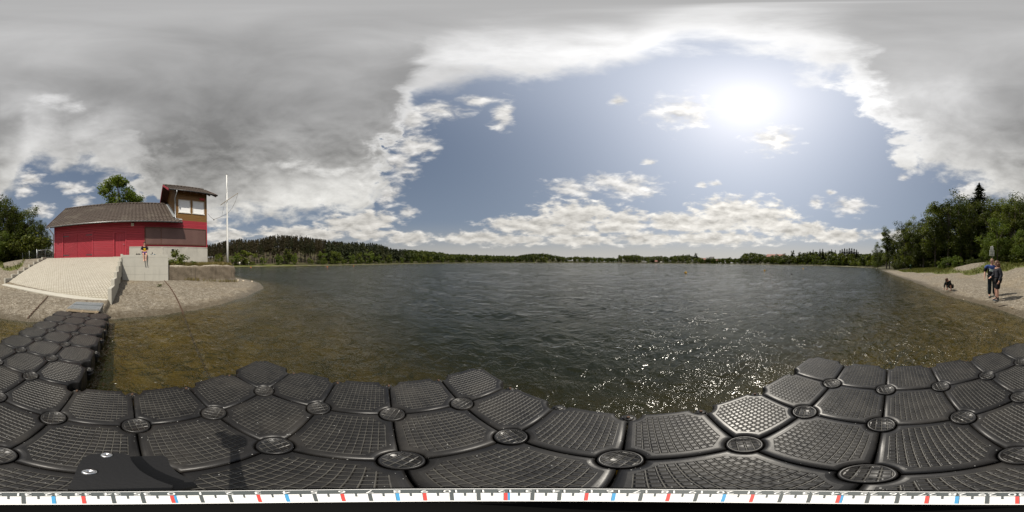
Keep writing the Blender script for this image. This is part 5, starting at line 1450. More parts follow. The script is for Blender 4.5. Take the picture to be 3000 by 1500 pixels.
    for m in (M_skin, M_eye, M_lip): me.materials.append(m)
    link('body', me, root)
    # hair: shell pieces round the skull
    hr = MB(); hair(hr); hr.v = [tuple(J['head'] + Mh @ (Vector(v) * s)) for v in hr.v]
    return root, J, N, E, (lambda m, nm, mt: (setattr(m, 'v', [tuple(J['head'] + Mh @ (Vector(v) * s)) for v in m.v]), m.build(nm, mt, root))[1]), hr
def garment(root, name, N, keys, edges, grow, m, rootk, extra=None, ends=None):
    n2 = {}
    for k in keys:
        p, r = N[k]
        if k == 'pelvis' and 'chest' not in keys and hasattr(r, '__len__'): r = (r[0] + r[1]) / 2
        g = grow.get(k, grow['*']) if isinstance(grow, dict) else grow
        n2[k] = (p, tuple(x * g for x in r) if hasattr(r, '__len__') else (r * g, r * g))
    e2 = [e for e in edges if e[0] in n2 and e[1] in n2]
    if extra:
        for k, p, r, to in extra: n2[k] = (tuple(p), r if hasattr(r, '__len__') else (r, r)); e2.append((to, k))
    me = skin_mesh(name, n2, e2, rootk); me.materials.append(m)
    return link(name, me, root)
TORSO = ['pelvis', 'waist', 'chest', 'top', 'shl', 'shr', 'ual', 'uar']
LONG = TORSO + ['ell', 'elr', 'fal', 'far', 'wrl', 'wrr']
PANTS = ['pelvis', 'hpl', 'hpr', 'tgl', 'tgr', 'knl', 'knr', 'cfl', 'cfr', 'anl', 'anr']
def shoes(root, J, m, s, sole, h=.045):
    for q in 'lr':
        a, b = J['an' + q], J['to' + q]; d = Vector((b.x - a.x, b.y - a.y, 0)).normalized(); z = min(a.z, b.z)
        heel = Vector((a.x, a.y, 0)) - d * .055 * s; N = {}
        zf = b.z - .012 * s
        N = {'h': ((heel.x, heel.y, zf + .03 * s), (.040 * s, .040 * s)), 'm': (tuple(Vector((a.x, a.y, zf + .038 * s)) + d * .03 * s), (.044 * s, .048 * s)), 't': (tuple(Vector((a.x, a.y, zf + .026 * s)) + d * .12 * s), (.048 * s, .034 * s)), 'e': (tuple(Vector((a.x, a.y, zf + .02 * s)) + d * .185 * s), (.036 * s, .024 * s)), 'c': ((a.x, a.y, zf + .075 * s), (.047 * s, .047 * s))}
        me = skin_mesh('shoe', N, [('h', 'm'), ('m', 't'), ('t', 'e'), ('m', 'c')], 'm'); me.materials.append(m); o = link('shoe', me, root)
        so_ = MB(); P = []
        side = Vector((-d.y, d.x, 0)); 
        for u_, w_ in ((-.06, .030), (0, .040), (.08, .044), (.15, .044), (.20, .03)): P.append(Vector((a.x, a.y, zf - .008 * s)) + (d * u_ + side * w_) * s)
        for u_, w_ in ((.20, .03), (.15, .044), (.08, .044), (0, .040), (-.06, .030)): P.append(Vector((a.x, a.y, zf - .008 * s)) + (d * u_ - side * w_) * s)
        so_.prism(P, Vector((0, 0, .022 * s))); so_.build('sole', [sole], o)
STAND = dict(pelvis=(0, 0, .95), chest=(0, .0, 1.27), neck=(0, .0, 1.475), head=(0, .025, 1.625), shl=(-.185, 0, 1.415), shr=(.185, 0, 1.415), ell=(-.255, -.02, 1.14), elr=(.255, -.02, 1.14), wrl=(-.27, .05, .90), wrr=(.27, .05, .90),
             hpl=(-.09, 0, .90), hpr=(.09, 0, .90), knl=(-.10, .02, .50), knr=(.10, .02, .50), anl=(-.105, -.02, .085), anr=(.105, -.02, .085), tol=(-.13, .16, .03), tor=(.13, .16, .03))
def face_rz(p, to, off=0.0):
    d = Vector(to) - Vector(p); return math.atan2(d.y, d.x) - math.pi / 2 + R(off)
def cap_hair(m, back=.0, side=.0, puff=1.0, fringe=.03):
    V = []; n, k = 20, 10
    for i in range(k + 1):
        for j in range(n):
            a = 2 * math.pi * j / n; f = .5 + .5 * math.cos(a - math.pi / 2)       # 1 in front
            end = lerp(2.25 + back, 1.02 + fringe, f ** 1.3)
            th = end * i / k; r_ = 1 + .05 * math.sin(5 * a + 7 * th)
            V.append((.086 * puff * r_ * math.sin(th) * math.cos(a), (.104 * r_ * math.sin(th) * math.sin(a)) * puff - .006, .02 + .116 * puff * math.cos(th) * r_))
    m.add(V, [(i * n + j, i * n + (j + 1) % n, (i + 1) * n + (j + 1) % n, (i + 1) * n + j) for i in range(k) for j in range(n)], True)
M_hairl = mat('light_brown_hair', (.17, .095, .05), .6, var=.3, vscale=40); M_hairb = mat('brown_hair', (.11, .05, .025), .6, var=.35, vscale=40); M_haird = mat('dark_brown_hair', (.035, .02, .014), .6, var=.3, vscale=40)
M_sole = mat('grey_sole', (.25, .25, .24), .7)

# tall standing person in the blue and black T-shirt
pa = ground_hit(2906, 868)
JA = dict(STAND); JA.update(elr=(.235, -.03, 1.15), wrr=(.26, .06, .90), ell=(-.24, .02, 1.15), wrl=(-.21, .17, 1.0), look=(-.25, 1, -.05))
JA['shl'], JA['shr'] = (-.225, 0, 1.415), (.225, 0, 1.415)
JA['ell'], JA['elr'] = (-.285, .02, 1.15), (.285, -.03, 1.15)
JA['wrl'], JA['wrr'] = (-.28, .14, .95), (.31, .06, .90)
# local +x is on the viewer's left when the figure faces the camera
root, J, N, E, dress, hr = figure('person', 'tall person in a blue and black printed T-shirt and dark jeans standing on the gravel', pa, face_rz(pa, (0, 0, 0), 8), 1.02, JA, None, lambda m: cap_hair(m, puff=1.03))
hr.ball(Vector(J['head']) + Vector((0, -.06, .11)), .055, 10, 8); hr.build('hair', [M_hairl], root)
def f_shirtA(t, b, c):
    x, y, z = t.xyz(c); n = t.noise(c, 9, 4)
    zz = t.math('ADD', t.math('ADD', z, t.math('MULTIPLY', x, -.35)), t.math('MULTIPLY', n, .06))
    base = t.mix(t.sstep(zz, 1.27, 1.31), (.008, .008, .010), (.035, .065, .20))
    band = t.math('MULTIPLY', t.sstep(t.math('ABSOLUTE', t.math('SUBTRACT', zz, 1.27)), .075, .055), t.math('MULTIPLY', t.math('GREATER_THAN', y, .03), t.math('LESS_THAN', x, .13)))
    stripes = t.sstep(t.math('PINGPONG', t.math('ADD', x, t.math('MULTIPLY', z, .3)), .028), .008, .016)
    return t.mix(band, base, t.mix(stripes, (.06, .16, .10), (.68, .72, .68)))
garment(root, 'shirt', N, TORSO + ['ell', 'elr'], E, {'*': 1.45, 'ell': 1.9, 'elr': 1.9, 'ual': 1.8, 'uar': 1.8, 'top': 1.3, 'waist': 1.62, 'pelvis': 1.42}, cloth('blue_black_shirt', (.02, .02, .02), f=f_shirtA), 'pelvis')
garment(root, 'jeans', N, PANTS, E, {'*': 1.28, 'cfl': 1.6, 'cfr': 1.6, 'anl': 2.1, 'anr': 2.1, 'knl': 1.55, 'knr': 1.55}, cloth('dark_jeans', (.014, .022, .024)), 'pelvis')
shoes(root, J, cloth('grey_green_shoe', (.13, .14, .11)), 1.02, M_sole)

root.scale = (1.16, 1.12, 1.0)
# second person, plaid shirt and black shorts, turned towards the first
pb_ = ground_hit(2922, 880)
JB = dict(STAND); JB.update(elr=(.23, .05, 1.14), wrr=(.12, .24, 1.05), ell=(-.26, -.05, 1.14), wrl=(-.25, .06, .89), look=(.1, 1, -.25), chest=(0, -.02, 1.26), tol=(-.12, .17, .03), knl=(-.11, .06, .50), anl=(-.10, .03, .085))
def hairB(m):
    cap_hair(m, back=.25, puff=1.1, fringe=.12)
    for k in range(9):
        a = math.pi * (1.0 + k / 8) ; x, y = .085 * math.cos(a), .10 * math.sin(a)
        m.tube([(x * .9, y * .9, .04), (x * 1.08, y * 1.05, -.07), (x * 1.0, y * 1.1 - .005, -.19)], [.034, .036, .014], 7)
root, J, N, E, dress, hr = figure('person', 'person with shoulder length brown hair in plaid shirt and black striped shorts hugging up close', pb_, face_rz(pb_, (0, 0, 0), -62), .985, JB, None, hairB)
hr.build('hair', [M_hairb], root)
def f_plaid(t, b, c):
    x, y, z = t.xyz(c)
    ax = t.math('LESS_THAN', t.math('FRACT', t.math('DIVIDE', t.math('ADD', x, y), .062)), .22); az_ = t.math('LESS_THAN', t.math('FRACT', t.math('DIVIDE', z, .062)), .22)
    return t.mix(t.math('MULTIPLY', t.math('ADD', ax, az_), .5), (.010, .010, .013), (.085, .085, .10))
garment(root, 'shirt', N, LONG, E, {'*': 1.26, 'wrl': 1.7, 'wrr': 1.7, 'fal': 1.4, 'far': 1.4, 'ell': 1.5, 'elr': 1.5, 'ual': 1.5, 'uar': 1.5, 'pelvis': 1.24}, cloth('plaid_shirt', (.02, .02, .02), f=f_plaid), 'pelvis')
ex = []
for q in 'lr':
    hp_, kn_ = Vector(N['hp' + q][0]), Vector(N['kn' + q][0]); ex.append(('h' + q, hp_.lerp(kn_, .97), (.105, .10), 'tg' + q))
garment(root, 'shorts', N, ['pelvis', 'hpl', 'hpr', 'tgl', 'tgr'], E, {'*': 1.18, 'tgl': 1.34, 'tgr': 1.34}, cloth('black_shorts', (.008, .008, .009)), 'pelvis', ex)
st2 = MB(); M_stripe = cloth('white_stripe', (.7, .7, .7))
for sx in (1,): 
    hp_, kn_ = Vector(N['hpr'][0]), Vector(N['knr'][0]); st2.tube([hp_ + Vector((.112, .02, .03)), hp_.lerp(kn_, .5) + Vector((.108, .02, 0)), hp_.lerp(kn_, .97) + Vector((.102, .02, 0))], .011, 6)
st2.build('side_stripe', [M_stripe], root)
for q in 'lr':
    a, k_ = Vector(N['an' + q][0]), Vector(N['cf' + q][0]); MB().tube([a - Vector((0, 0, .03)), a.lerp(k_, .25)], [.043, .045], 10).build('sock', [cloth('black_sock', (.01, .01, .012))], root)
shoes(root, J, cloth('dark_grey_sneaker', (.06, .075, .08)), .985, M_sole)

root.scale = (1.12, 1.12, 1.0)
# crouching child at the waterline
pc = ground_hit(2782, 851)
JC = dict(pelvis=(0, -.16, .27), chest=(.0, .08, .55), neck=(0, .20, .70), head=(0, .31, .74), shl=(-.15, .14, .66), shr=(.15, .14, .66), ell=(-.20, .30, .44), elr=(.20, .30, .44), wrl=(-.10, .44, .22), wrr=(.12, .44, .20), hdl=(0.1, .3, -1), hdr=(-.1, .3, -1), look=(0, .55, -1),
          hpl=(-.10, -.14, .27), hpr=(.10, -.14, .27), knl=(-.19, .20, .50), knr=(.19, .20, .50), anl=(-.15, .02, .085), anr=(.15, .02, .085), tol=(-.18, .20, .03), tor=(.18, .20, .03))
root, J, N, E, dress, hr = figure('person', 'child with brown hair crouching at the water edge and reaching down to the stones', pc, face_rz(pc, (0, 0, 0), -38), .92, JC, None, lambda m: cap_hair(m, back=.35, puff=1.14, fringe=.15))
hr.build('hair', [M_hairb], root)
garment(root, 'sweater', N, LONG, E, {'*': 1.24, 'wrl': 1.5, 'wrr': 1.5, 'fal': 1.4, 'far': 1.4, 'ell': 1.45, 'elr': 1.45}, cloth('dark_sweater', (.012, .015, .014)), 'pelvis')
garment(root, 'trousers', N, ['pelvis', 'hpl', 'hpr', 'tgl', 'tgr', 'knl', 'knr', 'cfl', 'cfr'], E, {'*': 1.14, 'knl': 1.3, 'knr': 1.3}, cloth('dark_trousers', (.018, .017, .016)), 'pelvis')

# child sitting on the wall
US = .53; pd_ = fw(US, 10.66, 2.27)
JD = dict(pelvis=(0, -.02, .11), chest=(0, .03, .43), neck=(0, .06, .635), head=(0, .095, .785), shl=(-.165, .05, .575), shr=(.165, .05, .575), ell=(-.235, .10, .33), elr=(.235, .10, .33), wrl=(-.07, .27, .235), wrr=(.07, .27, .235), hdl=(.9, .5, -.2), hdr=(-.9, .5, -.2), look=(.1, 1, -.1),
          hpl=(-.09, .02, .09), hpr=(.09, .02, .09), knl=(-.115, .40, .085), knr=(.115, .40, .085), anl=(-.07, .44, -.33), anr=(.06, .43, -.36), tol=(-.05, .58, -.42), tor=(.09, .57, -.45))
root, J, N, E, dress, hr = figure('person', 'barefoot child in a black T-shirt with a yellow print sitting on the concrete wall', pd_, FA + math.pi, .90, JD, None, lambda m: cap_hair(m, puff=1.04))
hr.build('hair', [M_haird], root)
gg = MB(); gg.box((-.033, .075, .095), (.052, .03, .03)); gg.box((.033, .075, .095), (.052, .03, .03)); gg.box((0, .085, .095), (.02, .012, .01)); dress(gg, 'sunglasses', [mat('dark_glasses', (.01, .01, .012), .15)])
def f_shirtD(t, b, c):
    x, y, z = t.xyz(c); n = t.noise(c, 16, 4)
    inb = t.math('MULTIPLY', t.math('MULTIPLY', t.sstep(t.math('ABSOLUTE', x), .085, .065), t.sstep(t.math('ABSOLUTE', t.math('SUBTRACT', z, .34)), .10, .08)), t.math('GREATER_THAN', y, .06))
    colr_ = t.mix(t.sstep(z, .30, .22), (.62, .42, .015), (.40, .03, .02))
    return t.mix(t.math('MULTIPLY', inb, t.sstep(n, .40, .48)), (.012, .012, .015), colr_)
garment(root, 'shirt', N, TORSO + ['ell', 'elr'], E, {'*': 1.36, 'ual': 1.75, 'uar': 1.75, 'ell': 1.6, 'elr': 1.6, 'top': 1.2, 'pelvis': 1.2}, cloth('black_yellow_shirt', (.02, .02, .02), f=f_shirtD), 'pelvis')
ex = [(('h' + q), Vector(N['hp' + q][0]).lerp(Vector(N['kn' + q][0]), .72), (.088, .082), 'tg' + q) for q in 'lr']
garment(root, 'shorts', N, ['pelvis', 'hpl', 'hpr', 'tgl', 'tgr'], E, {'*': 1.10, 'tgl': 1.2, 'tgr': 1.2}, cloth('purple_shorts', (.10, .045, .22)), 'pelvis', ex)
# things lying beside the child
M_shoed = cloth('dark_shoe', (.03, .028, .022))
for u_, rz, lab in ((.02, 20, 'dark shoe on the wall farther from the sitting child'), (.17, -35, 'dark shoe on the wall right beside the sitting child')):
    N2 = {'h': ((0, -.09, .045), (.036, .042)), 'm': ((0, 0, .05), (.04, .045)), 't': ((0, .09, .035), (.044, .032)), 'e': ((0, .14, .028), (.032, .024)), 'c': ((0, -.05, .095), (.038, .04))}
    me = skin_mesh('shoe', N2, [('h', 'm'), ('m', 't'), ('t', 'e'), ('m', 'c')], 'm'); me.materials.append(M_shoed)
    tag(link('shoe', me, None, fw(u_, 10.56, 2.272), FA + R(rz)), lab, 'shoe')
def towel():
    m = MB(); V = []; n = 16
    for j in range(n + 1):
        for i in range(n + 1):
            x, y = (i / n - .5) * .36, (j / n - .5) * .24
            V.append((x + .02 * math.sin(9 * y), y + .015 * math.sin(11 * x), .035 + .018 * math.sin(x * 26 + y * 9) + .014 * math.sin(y * 33) - .9 * (x * x + y * y) * .3))
    k = n + 1; m.add(V, [(j * k + i, j * k + i + 1, (j + 1) * k + i + 1, (j + 1) * k + i) for j in range(n) for i in range(n)], True)
    return m
o = towel().build('towel', [mat('white_blue_towel', rough=.9, f=lambda t, b, c: t.mix(t.sstep(t.noise(c, 7, 2), .52, .6), (.78, .80, .82), (.16, .42, .62)))]); o.location = fw(1.07, 10.58, 2.272); o.rotation_euler.z = FA
tag(o, 'crumpled white and blue towel on the concrete wall', 'towel')
o = MB().lathe([(0, 0), (.032, .002), (.034, .02), (.034, .12), (.02, .16), (.013, .175), (.013, .20), (0, .20)], n=14).build('bottle', [mat('dark_bottle', (.02, .025, .03), .2)]); o.location = fw(1.05, 10.74, 2.272)
tag(o, 'small dark bottle standing behind the crumpled towel', 'bottle')

# ------------------------------------------------------------------ sign, bin, gate, fence, car
ps = ground_hit(2907, 772, 8); sp_r = math.hypot(ps.x, ps.y)
sg = thing('sign_post', 'two white sign boards seen from behind on a thin grey post', 'sign post', ps, face_rz(ps, (0, 0, 0), 50))
def zat(y): return atr(2907, y, sp_r).z - ps.z
px = R(.12) * sp_r
MB().cyl((0, 0, -.2), (0, 0, zat(720)), .03, .03, 10).build('post', [M_galv], sg)
M_signb = mat('white_sign_back', (.74, .75, .76), .4, var=.05)
sbd = MB().box2((-7 * px, -.055, zat(732)), (7 * px, -.038, zat(722))).build('upper_board', [M_signb], sg)
sbd = MB().box2((-11 * px, -.057, zat(750)), (11 * px, -.038, zat(732.6))).build('lower_board', [mat('pale_green_sign_back', (.66, .70, .64), .4, var=.05)], sg)
for y in (736.5, 746): MB().box((0, -.025, zat(y)), (21 * px, .02, .05)).build('clamp_rail', [M_galv], sg)
pt_ = ground_hit(2668, 789, 8)
o = MB().lathe([(0, .02), (.2, .02), (.24, .85), (.26, .86), (.26, .9), (.22, .96), (0, 1.0)], n=20).build('litter_bin', [mat('green_bin', (.012, .06, .03), .4)]); o.location = pt_
tag(o, 'dark green litter bin in the shade on the grass strip', 'litter bin')
def ppx(x, r): p = pol(pxa(x), r); return Vector((p.x, p.y, gz(p.x, p.y)))
ga, gb = ppx(109.5, 21.0), ppx(156, 22.0); gd = gb - ga; gL = gd.xy.length; grz = math.atan2(gd.y, gd.x)
gt = thing('yard_gate', 'two-panel galvanised tube gate with mesh filling beside the boathouse', 'gate', ga, grz)
dzg = gd.z; gh = 1.15
f_ = MB()
for x in (0.06, gL / 2 - .02, gL - .06): f_.cyl((x, 0, .12 + dzg * x / gL), (x, 0, gh + dzg * x / gL), .032, .032, 8)
for z in (.12, gh): f_.cyl((.06, 0, z), (gL - .06, 0, z + dzg), .032, .032, 8)
f_.build('gate_frame', [M_galv], gt)
g_ = MB()
for k in range(1, 26): x = .06 + (gL - .12) * k / 26; g_.cyl((x, 0, .12 + dzg * x / gL), (x, 0, gh + dzg * x / gL), .004, .004, 4, False)
for k in range(1, 6): z = .12 + (gh - .12) * k / 6; g_.cyl((.06, 0, z), (gL - .06, 0, z + dzg), .005, .005, 4, False)
g_.build('mesh_panel', [M_galv], gt)
MB().cyl((-.06, 0, -.2), (-.06, 0, 1.3), .045, .045, 8).build('gate_post', [M_galv], gt)
MB().cyl((gL + .06, 0, dzg - .2), (gL + .06, 0, dzg + 2.1), .045, .045, 8).build('gate_post', [M_galv], gt)
fa_, fb_ = ppx(30, 24.5), ppx(107, 21.0); fd = fb_ - fa_; fL = fd.xy.length
fe = thing('mesh_fence', 'dark wire mesh fence along the bushes up to the yard gate', 'fence', fa_, math.atan2(fd.y, fd.x))
M_wire = mat('dark_wire', (.05, .06, .055), .6, .3)
g_ = MB(); nf = 44
def fz(x): 
    p = fa_.lerp(fb_, x / fL); return gz(p.x, p.y) - fa_.z
for k in range(nf + 1): x = fL * k / nf; g_.cyl((x, 0, fz(x)), (x, 0, fz(x) + 1.25), .004, .004, 4, False)
for k in range(8):
    z = .04 + 1.2 * k / 7; g_.tube([(fL * q / 10, 0, fz(fL * q / 10) + z) for q in range(11)], .004, 4, False)
g_.build('wire_mesh', [M_wire], fe)
for k in range(5): x = fL * k / 4; MB().cyl((x, .03, fz(x) - .2), (x, .03, fz(x) + 1.35), .028, .028, 8).build('fence_post', [M_galv], fe)
# white car parked beyond the gate, mostly behind the boathouse corner
pc_ = ppx(166, 33); car = thing('parked_car', 'white car parked on the grass beyond the yard gate, half hidden by the boathouse corner', 'car', pc_, R(-68))
M_carw = mat('white_car_paint', (.72, .73, .74), .22, var=.02); M_carg = mat('car_glass', (.02, .025, .03), .08); M_tyre = mat('tyre', (.015, .015, .015), .85)
side = [(-2.0, .32), (-2.05, .62), (-1.95, .86), (-1.15, .95), (-.62, 1.38), (.85, 1.42), (1.55, 1.02), (1.98, .92), (2.02, .4), (1.9, .28)]
b_ = MB(); b_.prism([(x, -.80, z) for x, z in side], (0, 1.6, 0)); cbody = b_.build('body', [M_carw], car); mod = cbody.modifiers.new('bevel', 'BEVEL'); mod.width = .09; mod.segments = 3; mod.limit_method = 'ANGLE'
for sy in (-1, 1):
    MB().prism([(-1.02, sy * .802, .96), (-.58, sy * .802, 1.31), (.10, sy * .802, 1.34), (.10, sy * .802, .98)], (0, sy * .012, 0)).build('side_window', [M_carg], car)
    MB().prism([(.18, sy * .802, .98), (.18, sy * .802, 1.34), (.80, sy * .802, 1.34), (1.36, sy * .802, 1.0)], (0, sy * .012, 0)).build('side_window', [M_carg], car)
    for x in (-1.28, 1.25):
        wh = MB().lathe([(0, -.1), (.20, -.1), (.31, -.1), (.32, -.06), (.32, .06), (.31, .1), (.20, .1), (0, .08)], n=20).build('wheel', [M_tyre], car); wh.location = (x, sy * .76, .32); wh.rotation_euler = (R(90), 0, 0)
        MB().lathe([(0, .0), (.19, .0)], n=16).build('rim', [M_galv], wh).location = (0, 0, -sy * .112)
    MB().ball((-2.0, sy * .58, .70), (.07, .17, .09), 10, 8).build('headlight', [M_white], car)
MB().prism([(-1.12, -.66, .99), (-1.12, .66, .99), (-.66, .60, 1.36), (-.66, -.60, 1.36)], (-.03, 0, .03)).build('windscreen', [M_carg], car)

# ------------------------------------------------------------------ far village and the long red roofed building
M_roofr = mat('red_roof_tiles', (.30, .085, .055), .7, var=.2, vscale=1.5); M_roofd = mat('dark_roof_tiles', (.055, .045, .045), .7, var=.2, vscale=1.5); M_wallw = mat('white_render', (.62, .60, .55), .8, var=.06); M_wallc = mat('cream_render', (.55, .45, .26), .8, var=.08); M_wallb = mat('brown_brick_wall', (.20, .12, .09), .8, var=.15)
M_glass = mat('dark_window', (.03, .035, .045), .12)
def building(name, x0, x1, ytop, yeave, ybase, r, mw, mr, label, gable_front=False, depth=9, floors=2):
    xc = (x0 + x1) / 2; r = float(shore_r(pxa(xc))) + (r - 300) * 1.2 + 14; p = pol(pxa(xc), r); zb_ = atr(xc, ybase, r).z; zt_ = atr(xc, ytop, r).z; ze = atr(xc, yeave, r).z
    L = R((x1 - x0) * .12) * r; o = thing(name, label, 'building', (p.x, p.y, min(zb_, gz(p.x, p.y))), face_rz(p, (0, 0, 0))); b0 = min(zb_, gz(p.x, p.y)); h = ze - b0; H = zt_ - b0
    # local +y looks back over the lake
    m = MB().box2((-L / 2, -depth, -1), (L / 2, 0, h))
    if gable_front:
        m.prism([(-L / 2, 0, h), (L / 2, 0, h), (0, 0, H - .1)], (0, -.3, 0)); m.build('wall', [mw], o)
        rm_ = MB()
        for s_ in (-1, 1): rm_.prism([(s_ * (L / 2 + .4), .5, h - .25), (0, .5, H), (0, .5, H + .18), (s_ * (L / 2 + .4), .5, h - .05)], (0, -depth - 1, 0))
    else:
        m.prism([(-L / 2, 0, h), (-L / 2, -depth, h), (-L / 2, -depth / 2, H - .15)], (.3, 0, 0)).prism([(L / 2, 0, h), (L / 2, -depth, h), (L / 2, -depth / 2, H - .15)], (-.3, 0, 0)); m.build('wall', [mw], o)
        rm_ = MB()
        for a, s_ in ((.5, 1), (-depth - .5, -1)): rm_.prism([(-L / 2 - .5, a, h - .2), (-L / 2 - .5, -depth / 2, H), (-L / 2 - .5, -depth / 2, H + .2), (-L / 2 - .5, a, h)], (L + 1, 0, 0))
    rm_.build('roof', [mr], o)
    nw = max(2, int(L / 3.2))
    for fl_ in range(floors):
        for k in range(nw):
            x = (k + .5) / nw * L - L / 2; z = h - 1.0 - fl_ * 2.9
            if z < .8: continue
            w_ = MB().box2((x - .5, .0, z - .7), (x + .5, .06, z + .6)).build('window', [M_glass], o)
    return o, h, H, L, depth
o, h, H, L, dep_ = building('long_building', 2246, 2300, 744.5, 752.5, 768, 345, M_wallw, M_roofr, 'long building with a big red tiled roof and a white centre gable above the trees', depth=14, floors=2)
MB().prism([(-4.8, .6, h - .6), (4.8, .6, h - .6), (0, .6, H + .6)], (0, -6, 0)).build('centre_gable', [M_wallw], o)
for k in range(8): MB().box((-L / 2 + L * (k + .5) / 8, -3.0, h + 1.9), (1.6, 1.8, 1.0)).build('dormer', [M_roofr], o)
for a in [('village_house', 1860, 1878, 752, 757, 770, 330, M_wallw, M_roofd, 'wide pale house with a dark roof in the village, nearest the low ridge', False), ('village_house', 1905, 1922, 757, 762, 770, 322, M_wallb, M_roofd, 'dark roofed house low between the village trees'),
          ('village_house', 1930, 1942, 751, 757, 770, 335, M_wallc, M_roofd, 'cream house showing its gable above the village beach', True), ('village_house', 2050, 2068, 756, 761, 772, 318, M_wallb, M_roofr, 'brownish house with a long red roof after the slender dark tree'),
          ('village_house', 2080, 2092, 752, 757, 772, 322, M_wallw, M_roofd, 'tall dark roofed house standing up on the village skyline'), ('village_house', 2093, 2103, 760, 764, 772, 312, M_wallw, M_roofr, 'small white house with a red roof down by the shore'), ('village_house', 2116, 2124, 763, 767, 773, 310, M_wallw, M_roofd, 'little white house close to the shore before the pines'),
          ('village_house', 1915, 1928, 763, 766, 771, 300, M_wallc, M_roofr, 'low cream beach house with a red roof on the village shore')]:
    building(*a, depth=8, floors=1)
for x, lab in ((1884, 'white canopy on the village beach, first before the low cream beach house'), (1892, 'white canopy on the village beach, nearest to the low cream beach house'), (1938, 'white canopy on the village beach past the low cream beach house')):
    p = pol(pxa(x), float(shore_r(pxa(x))) + 6); g = gz(p.x, p.y); o = thing('canopy', lab, 'canopy', (p.x, p.y, g), 0)
    MB().prism([(-3, -2, 2.1), (3, -2, 2.1), (3, 2, 2.1), (-3, 2, 2.1)], (0, 0, .12)).prism([(-3, -2, 2.2), (3, -2, 2.2), (0, -2, 3.0)], (0, 4, 0)).build('cover', [M_wallw], o)
    for a in (-2.8, 2.8):
        for b2 in (-1.8, 1.8): MB().cyl((a, b2, -.2), (a, b2, 2.1), .06, .06, 6).build('leg', [M_galv], o)
# white discs on posts on the far grass bank
for x, y, lab in ((702, 770, 'white round marker board on the far bank, nearer the flagpole'), (728, 769, 'small white marker board on the far bank, farther from the flagpole')):
    r = float(shore_r(pxa(x))) + 5; p = pol(pxa(x), r); g = gz(p.x, p.y); z = atr(x, y, r).z - g; o = thing('marker_board', lab, 'marker', (p.x, p.y, g), face_rz(p, (0, 0, 0)))
    MB().cyl((0, 0, -.2), (0, 0, z), .06, .06, 8).build('post', [M_galv], o)
    d_ = MB().lathe([(0, .03), (.48, .03), (.5, 0), (.48, -.03), (0, -.03)], n=20).build('board', [M_wallw], o); d_.location = (0, .1, z); d_.rotation_euler = (R(90), 0, 0)
# ------------------------------------------------------------------ buoys, ducks, stones, sticks
M_buoy = mat('yellow_buoy', (.75, .42, .012), .4, var=.1); M_buoyo = mat('orange_buoy', (.70, .16, .03), .4, var=.1)
by = MB().lathe([(0, -.22), (.14, -.18), (.22, -.05), (.24, .04), (.19, .14), (.09, .19), (.06, .22), (.06, .30), (.035, .33), (0, .335)], n=20)
me_by = by.mesh('float', [M_buoy]); me_byo = by.mesh('float', [M_buoyo])
for x, y, me, s, lab in [(2009, 800, me_by, 1.0, 'yellow buoy closest to the dock, off the far village'), (2240, 793.5, me_by, 1.0, 'yellow buoy floating in the sun glitter below the red roof'), (2353, 787.5, me_by, 1.0, 'yellow buoy far out below the loose spruces'),
                         (735, 783.6, me_byo, .9, 'orange float by the far sandy bank, nearest to the flagpole'), (959, 781.8, me_byo, 1.0, 'orange float off the clearing below the spruces'), (1036, 779.8, me_byo, .9, 'orange float off the leafy bank, farthest from the flagpole')]:
    p = atz(x, y, .05); o = thing('buoy', lab, 'buoy', (p.x, p.y, .05), 0, 'buoys on the lake'); o.scale = (s, s, s)
    link('float', me, o); MB().cyl((0, 0, .33), (0, 0, .40), .012, .012, 6).lathe([(0, -.0), (.03, .0)], (0, 0, .40), 8).build('ring', [M_galv], o)
M_duck = mat('dark_duck', (.05, .04, .03), .7, var=.3)
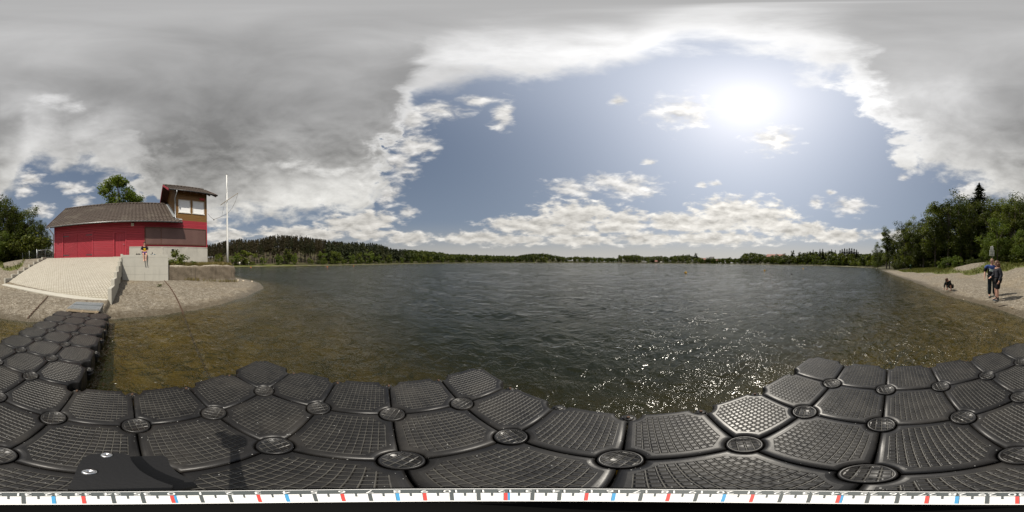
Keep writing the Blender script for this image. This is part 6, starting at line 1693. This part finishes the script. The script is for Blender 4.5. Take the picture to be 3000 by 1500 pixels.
for x, y, rz, lab in ((2320, 804.5, 20, 'dark duck swimming in front of the sun glitter'), (2547, 800.5, 100, 'dark duck swimming near the lone slim tree on the bank')):
    p = atz(x, y, 0); N2 = {'t': ((-.20, 0, .10), (.02, .02)), 'r': ((-.12, 0, .06), (.06, .05)), 'b': ((0, 0, .05), (.09, .07)), 'f': ((.11, 0, .07), (.065, .06)), 'n': ((.15, 0, .15), (.03, .03)), 'h': ((.18, 0, .21), (.038, .038)), 'k': ((.24, 0, .20), (.016, .010))}
    me = skin_mesh('duck', N2, [('t', 'r'), ('r', 'b'), ('b', 'f'), ('f', 'n'), ('n', 'h'), ('h', 'k')], 'b'); me.materials.append(M_duck); o = link('duck', me, None, (p.x, p.y, .0), R(rz)); tag(o, lab, 'duck', 'ducks on the lake')
M_stone = mat('pale_stone', (.42, .36, .27), .85, var=.25, bump=.4)
def rock(seed, s):
    rs = np.random.default_rng(seed); m = MB().ball((0, 0, 0), (1, .75, .5), 14, 9); ph = rs.uniform(0, 6, 6)
    m.v = [tuple(Vector(v) * (1 + .16 * math.sin(v[0] * 3 + ph[0]) + .12 * math.sin(v[1] * 5 + ph[1]) + .1 * math.sin(v[2] * 6 + v[0] * 4 + ph[2])) * s) for v in m.v]; return m
for k, (x, y, s, lab) in enumerate([(697, 823, .16, 'pale stone at the foot of the rounded end of the old wall'), (713, 824, .13, 'flat pale stone on the tip of the gravel spit'), (738, 826, .12, 'pale stone near the water at the spit tip'), (618, 842, .05, 'small white stone on the spit gravel below the old wall'), (2823, 878, .04, 'small white stone at the waterline near the crouching child'), (2705, 806, .14, 'pale flat stone on the far beach gravel')]):
    p = ground_hit(x, y); o = rock(k, s).build('stone', [M_stone]); o.location = p + Vector((0, 0, s * .2)); o.rotation_euler.z = k * 1.3; tag(o, lab, 'stone', 'pale stones on the beach')
for x0, y0, x1, y1, lab in ((2925, 899, 2952, 895, 'dark stick lying on the wet gravel below the two people'), (2958, 902, 2972, 907, 'short orange-brown branch on the wet gravel')):
    a, b2 = ground_hit(x0, y0), ground_hit(x1, y1); u3 = Vector((0, 0, .02)); tag(MB().tube([a + u3, a.lerp(b2, .5) + u3 * 1.6, b2 + u3], [.018, .022, .010], 7).tube([a.lerp(b2, .5) + u3, a.lerp(b2, .62) + Vector((.05, .06, .04))], [.012, .005], 5).build('stick', [M_plank if y0 > 900 else M_bark]), lab, 'stick')
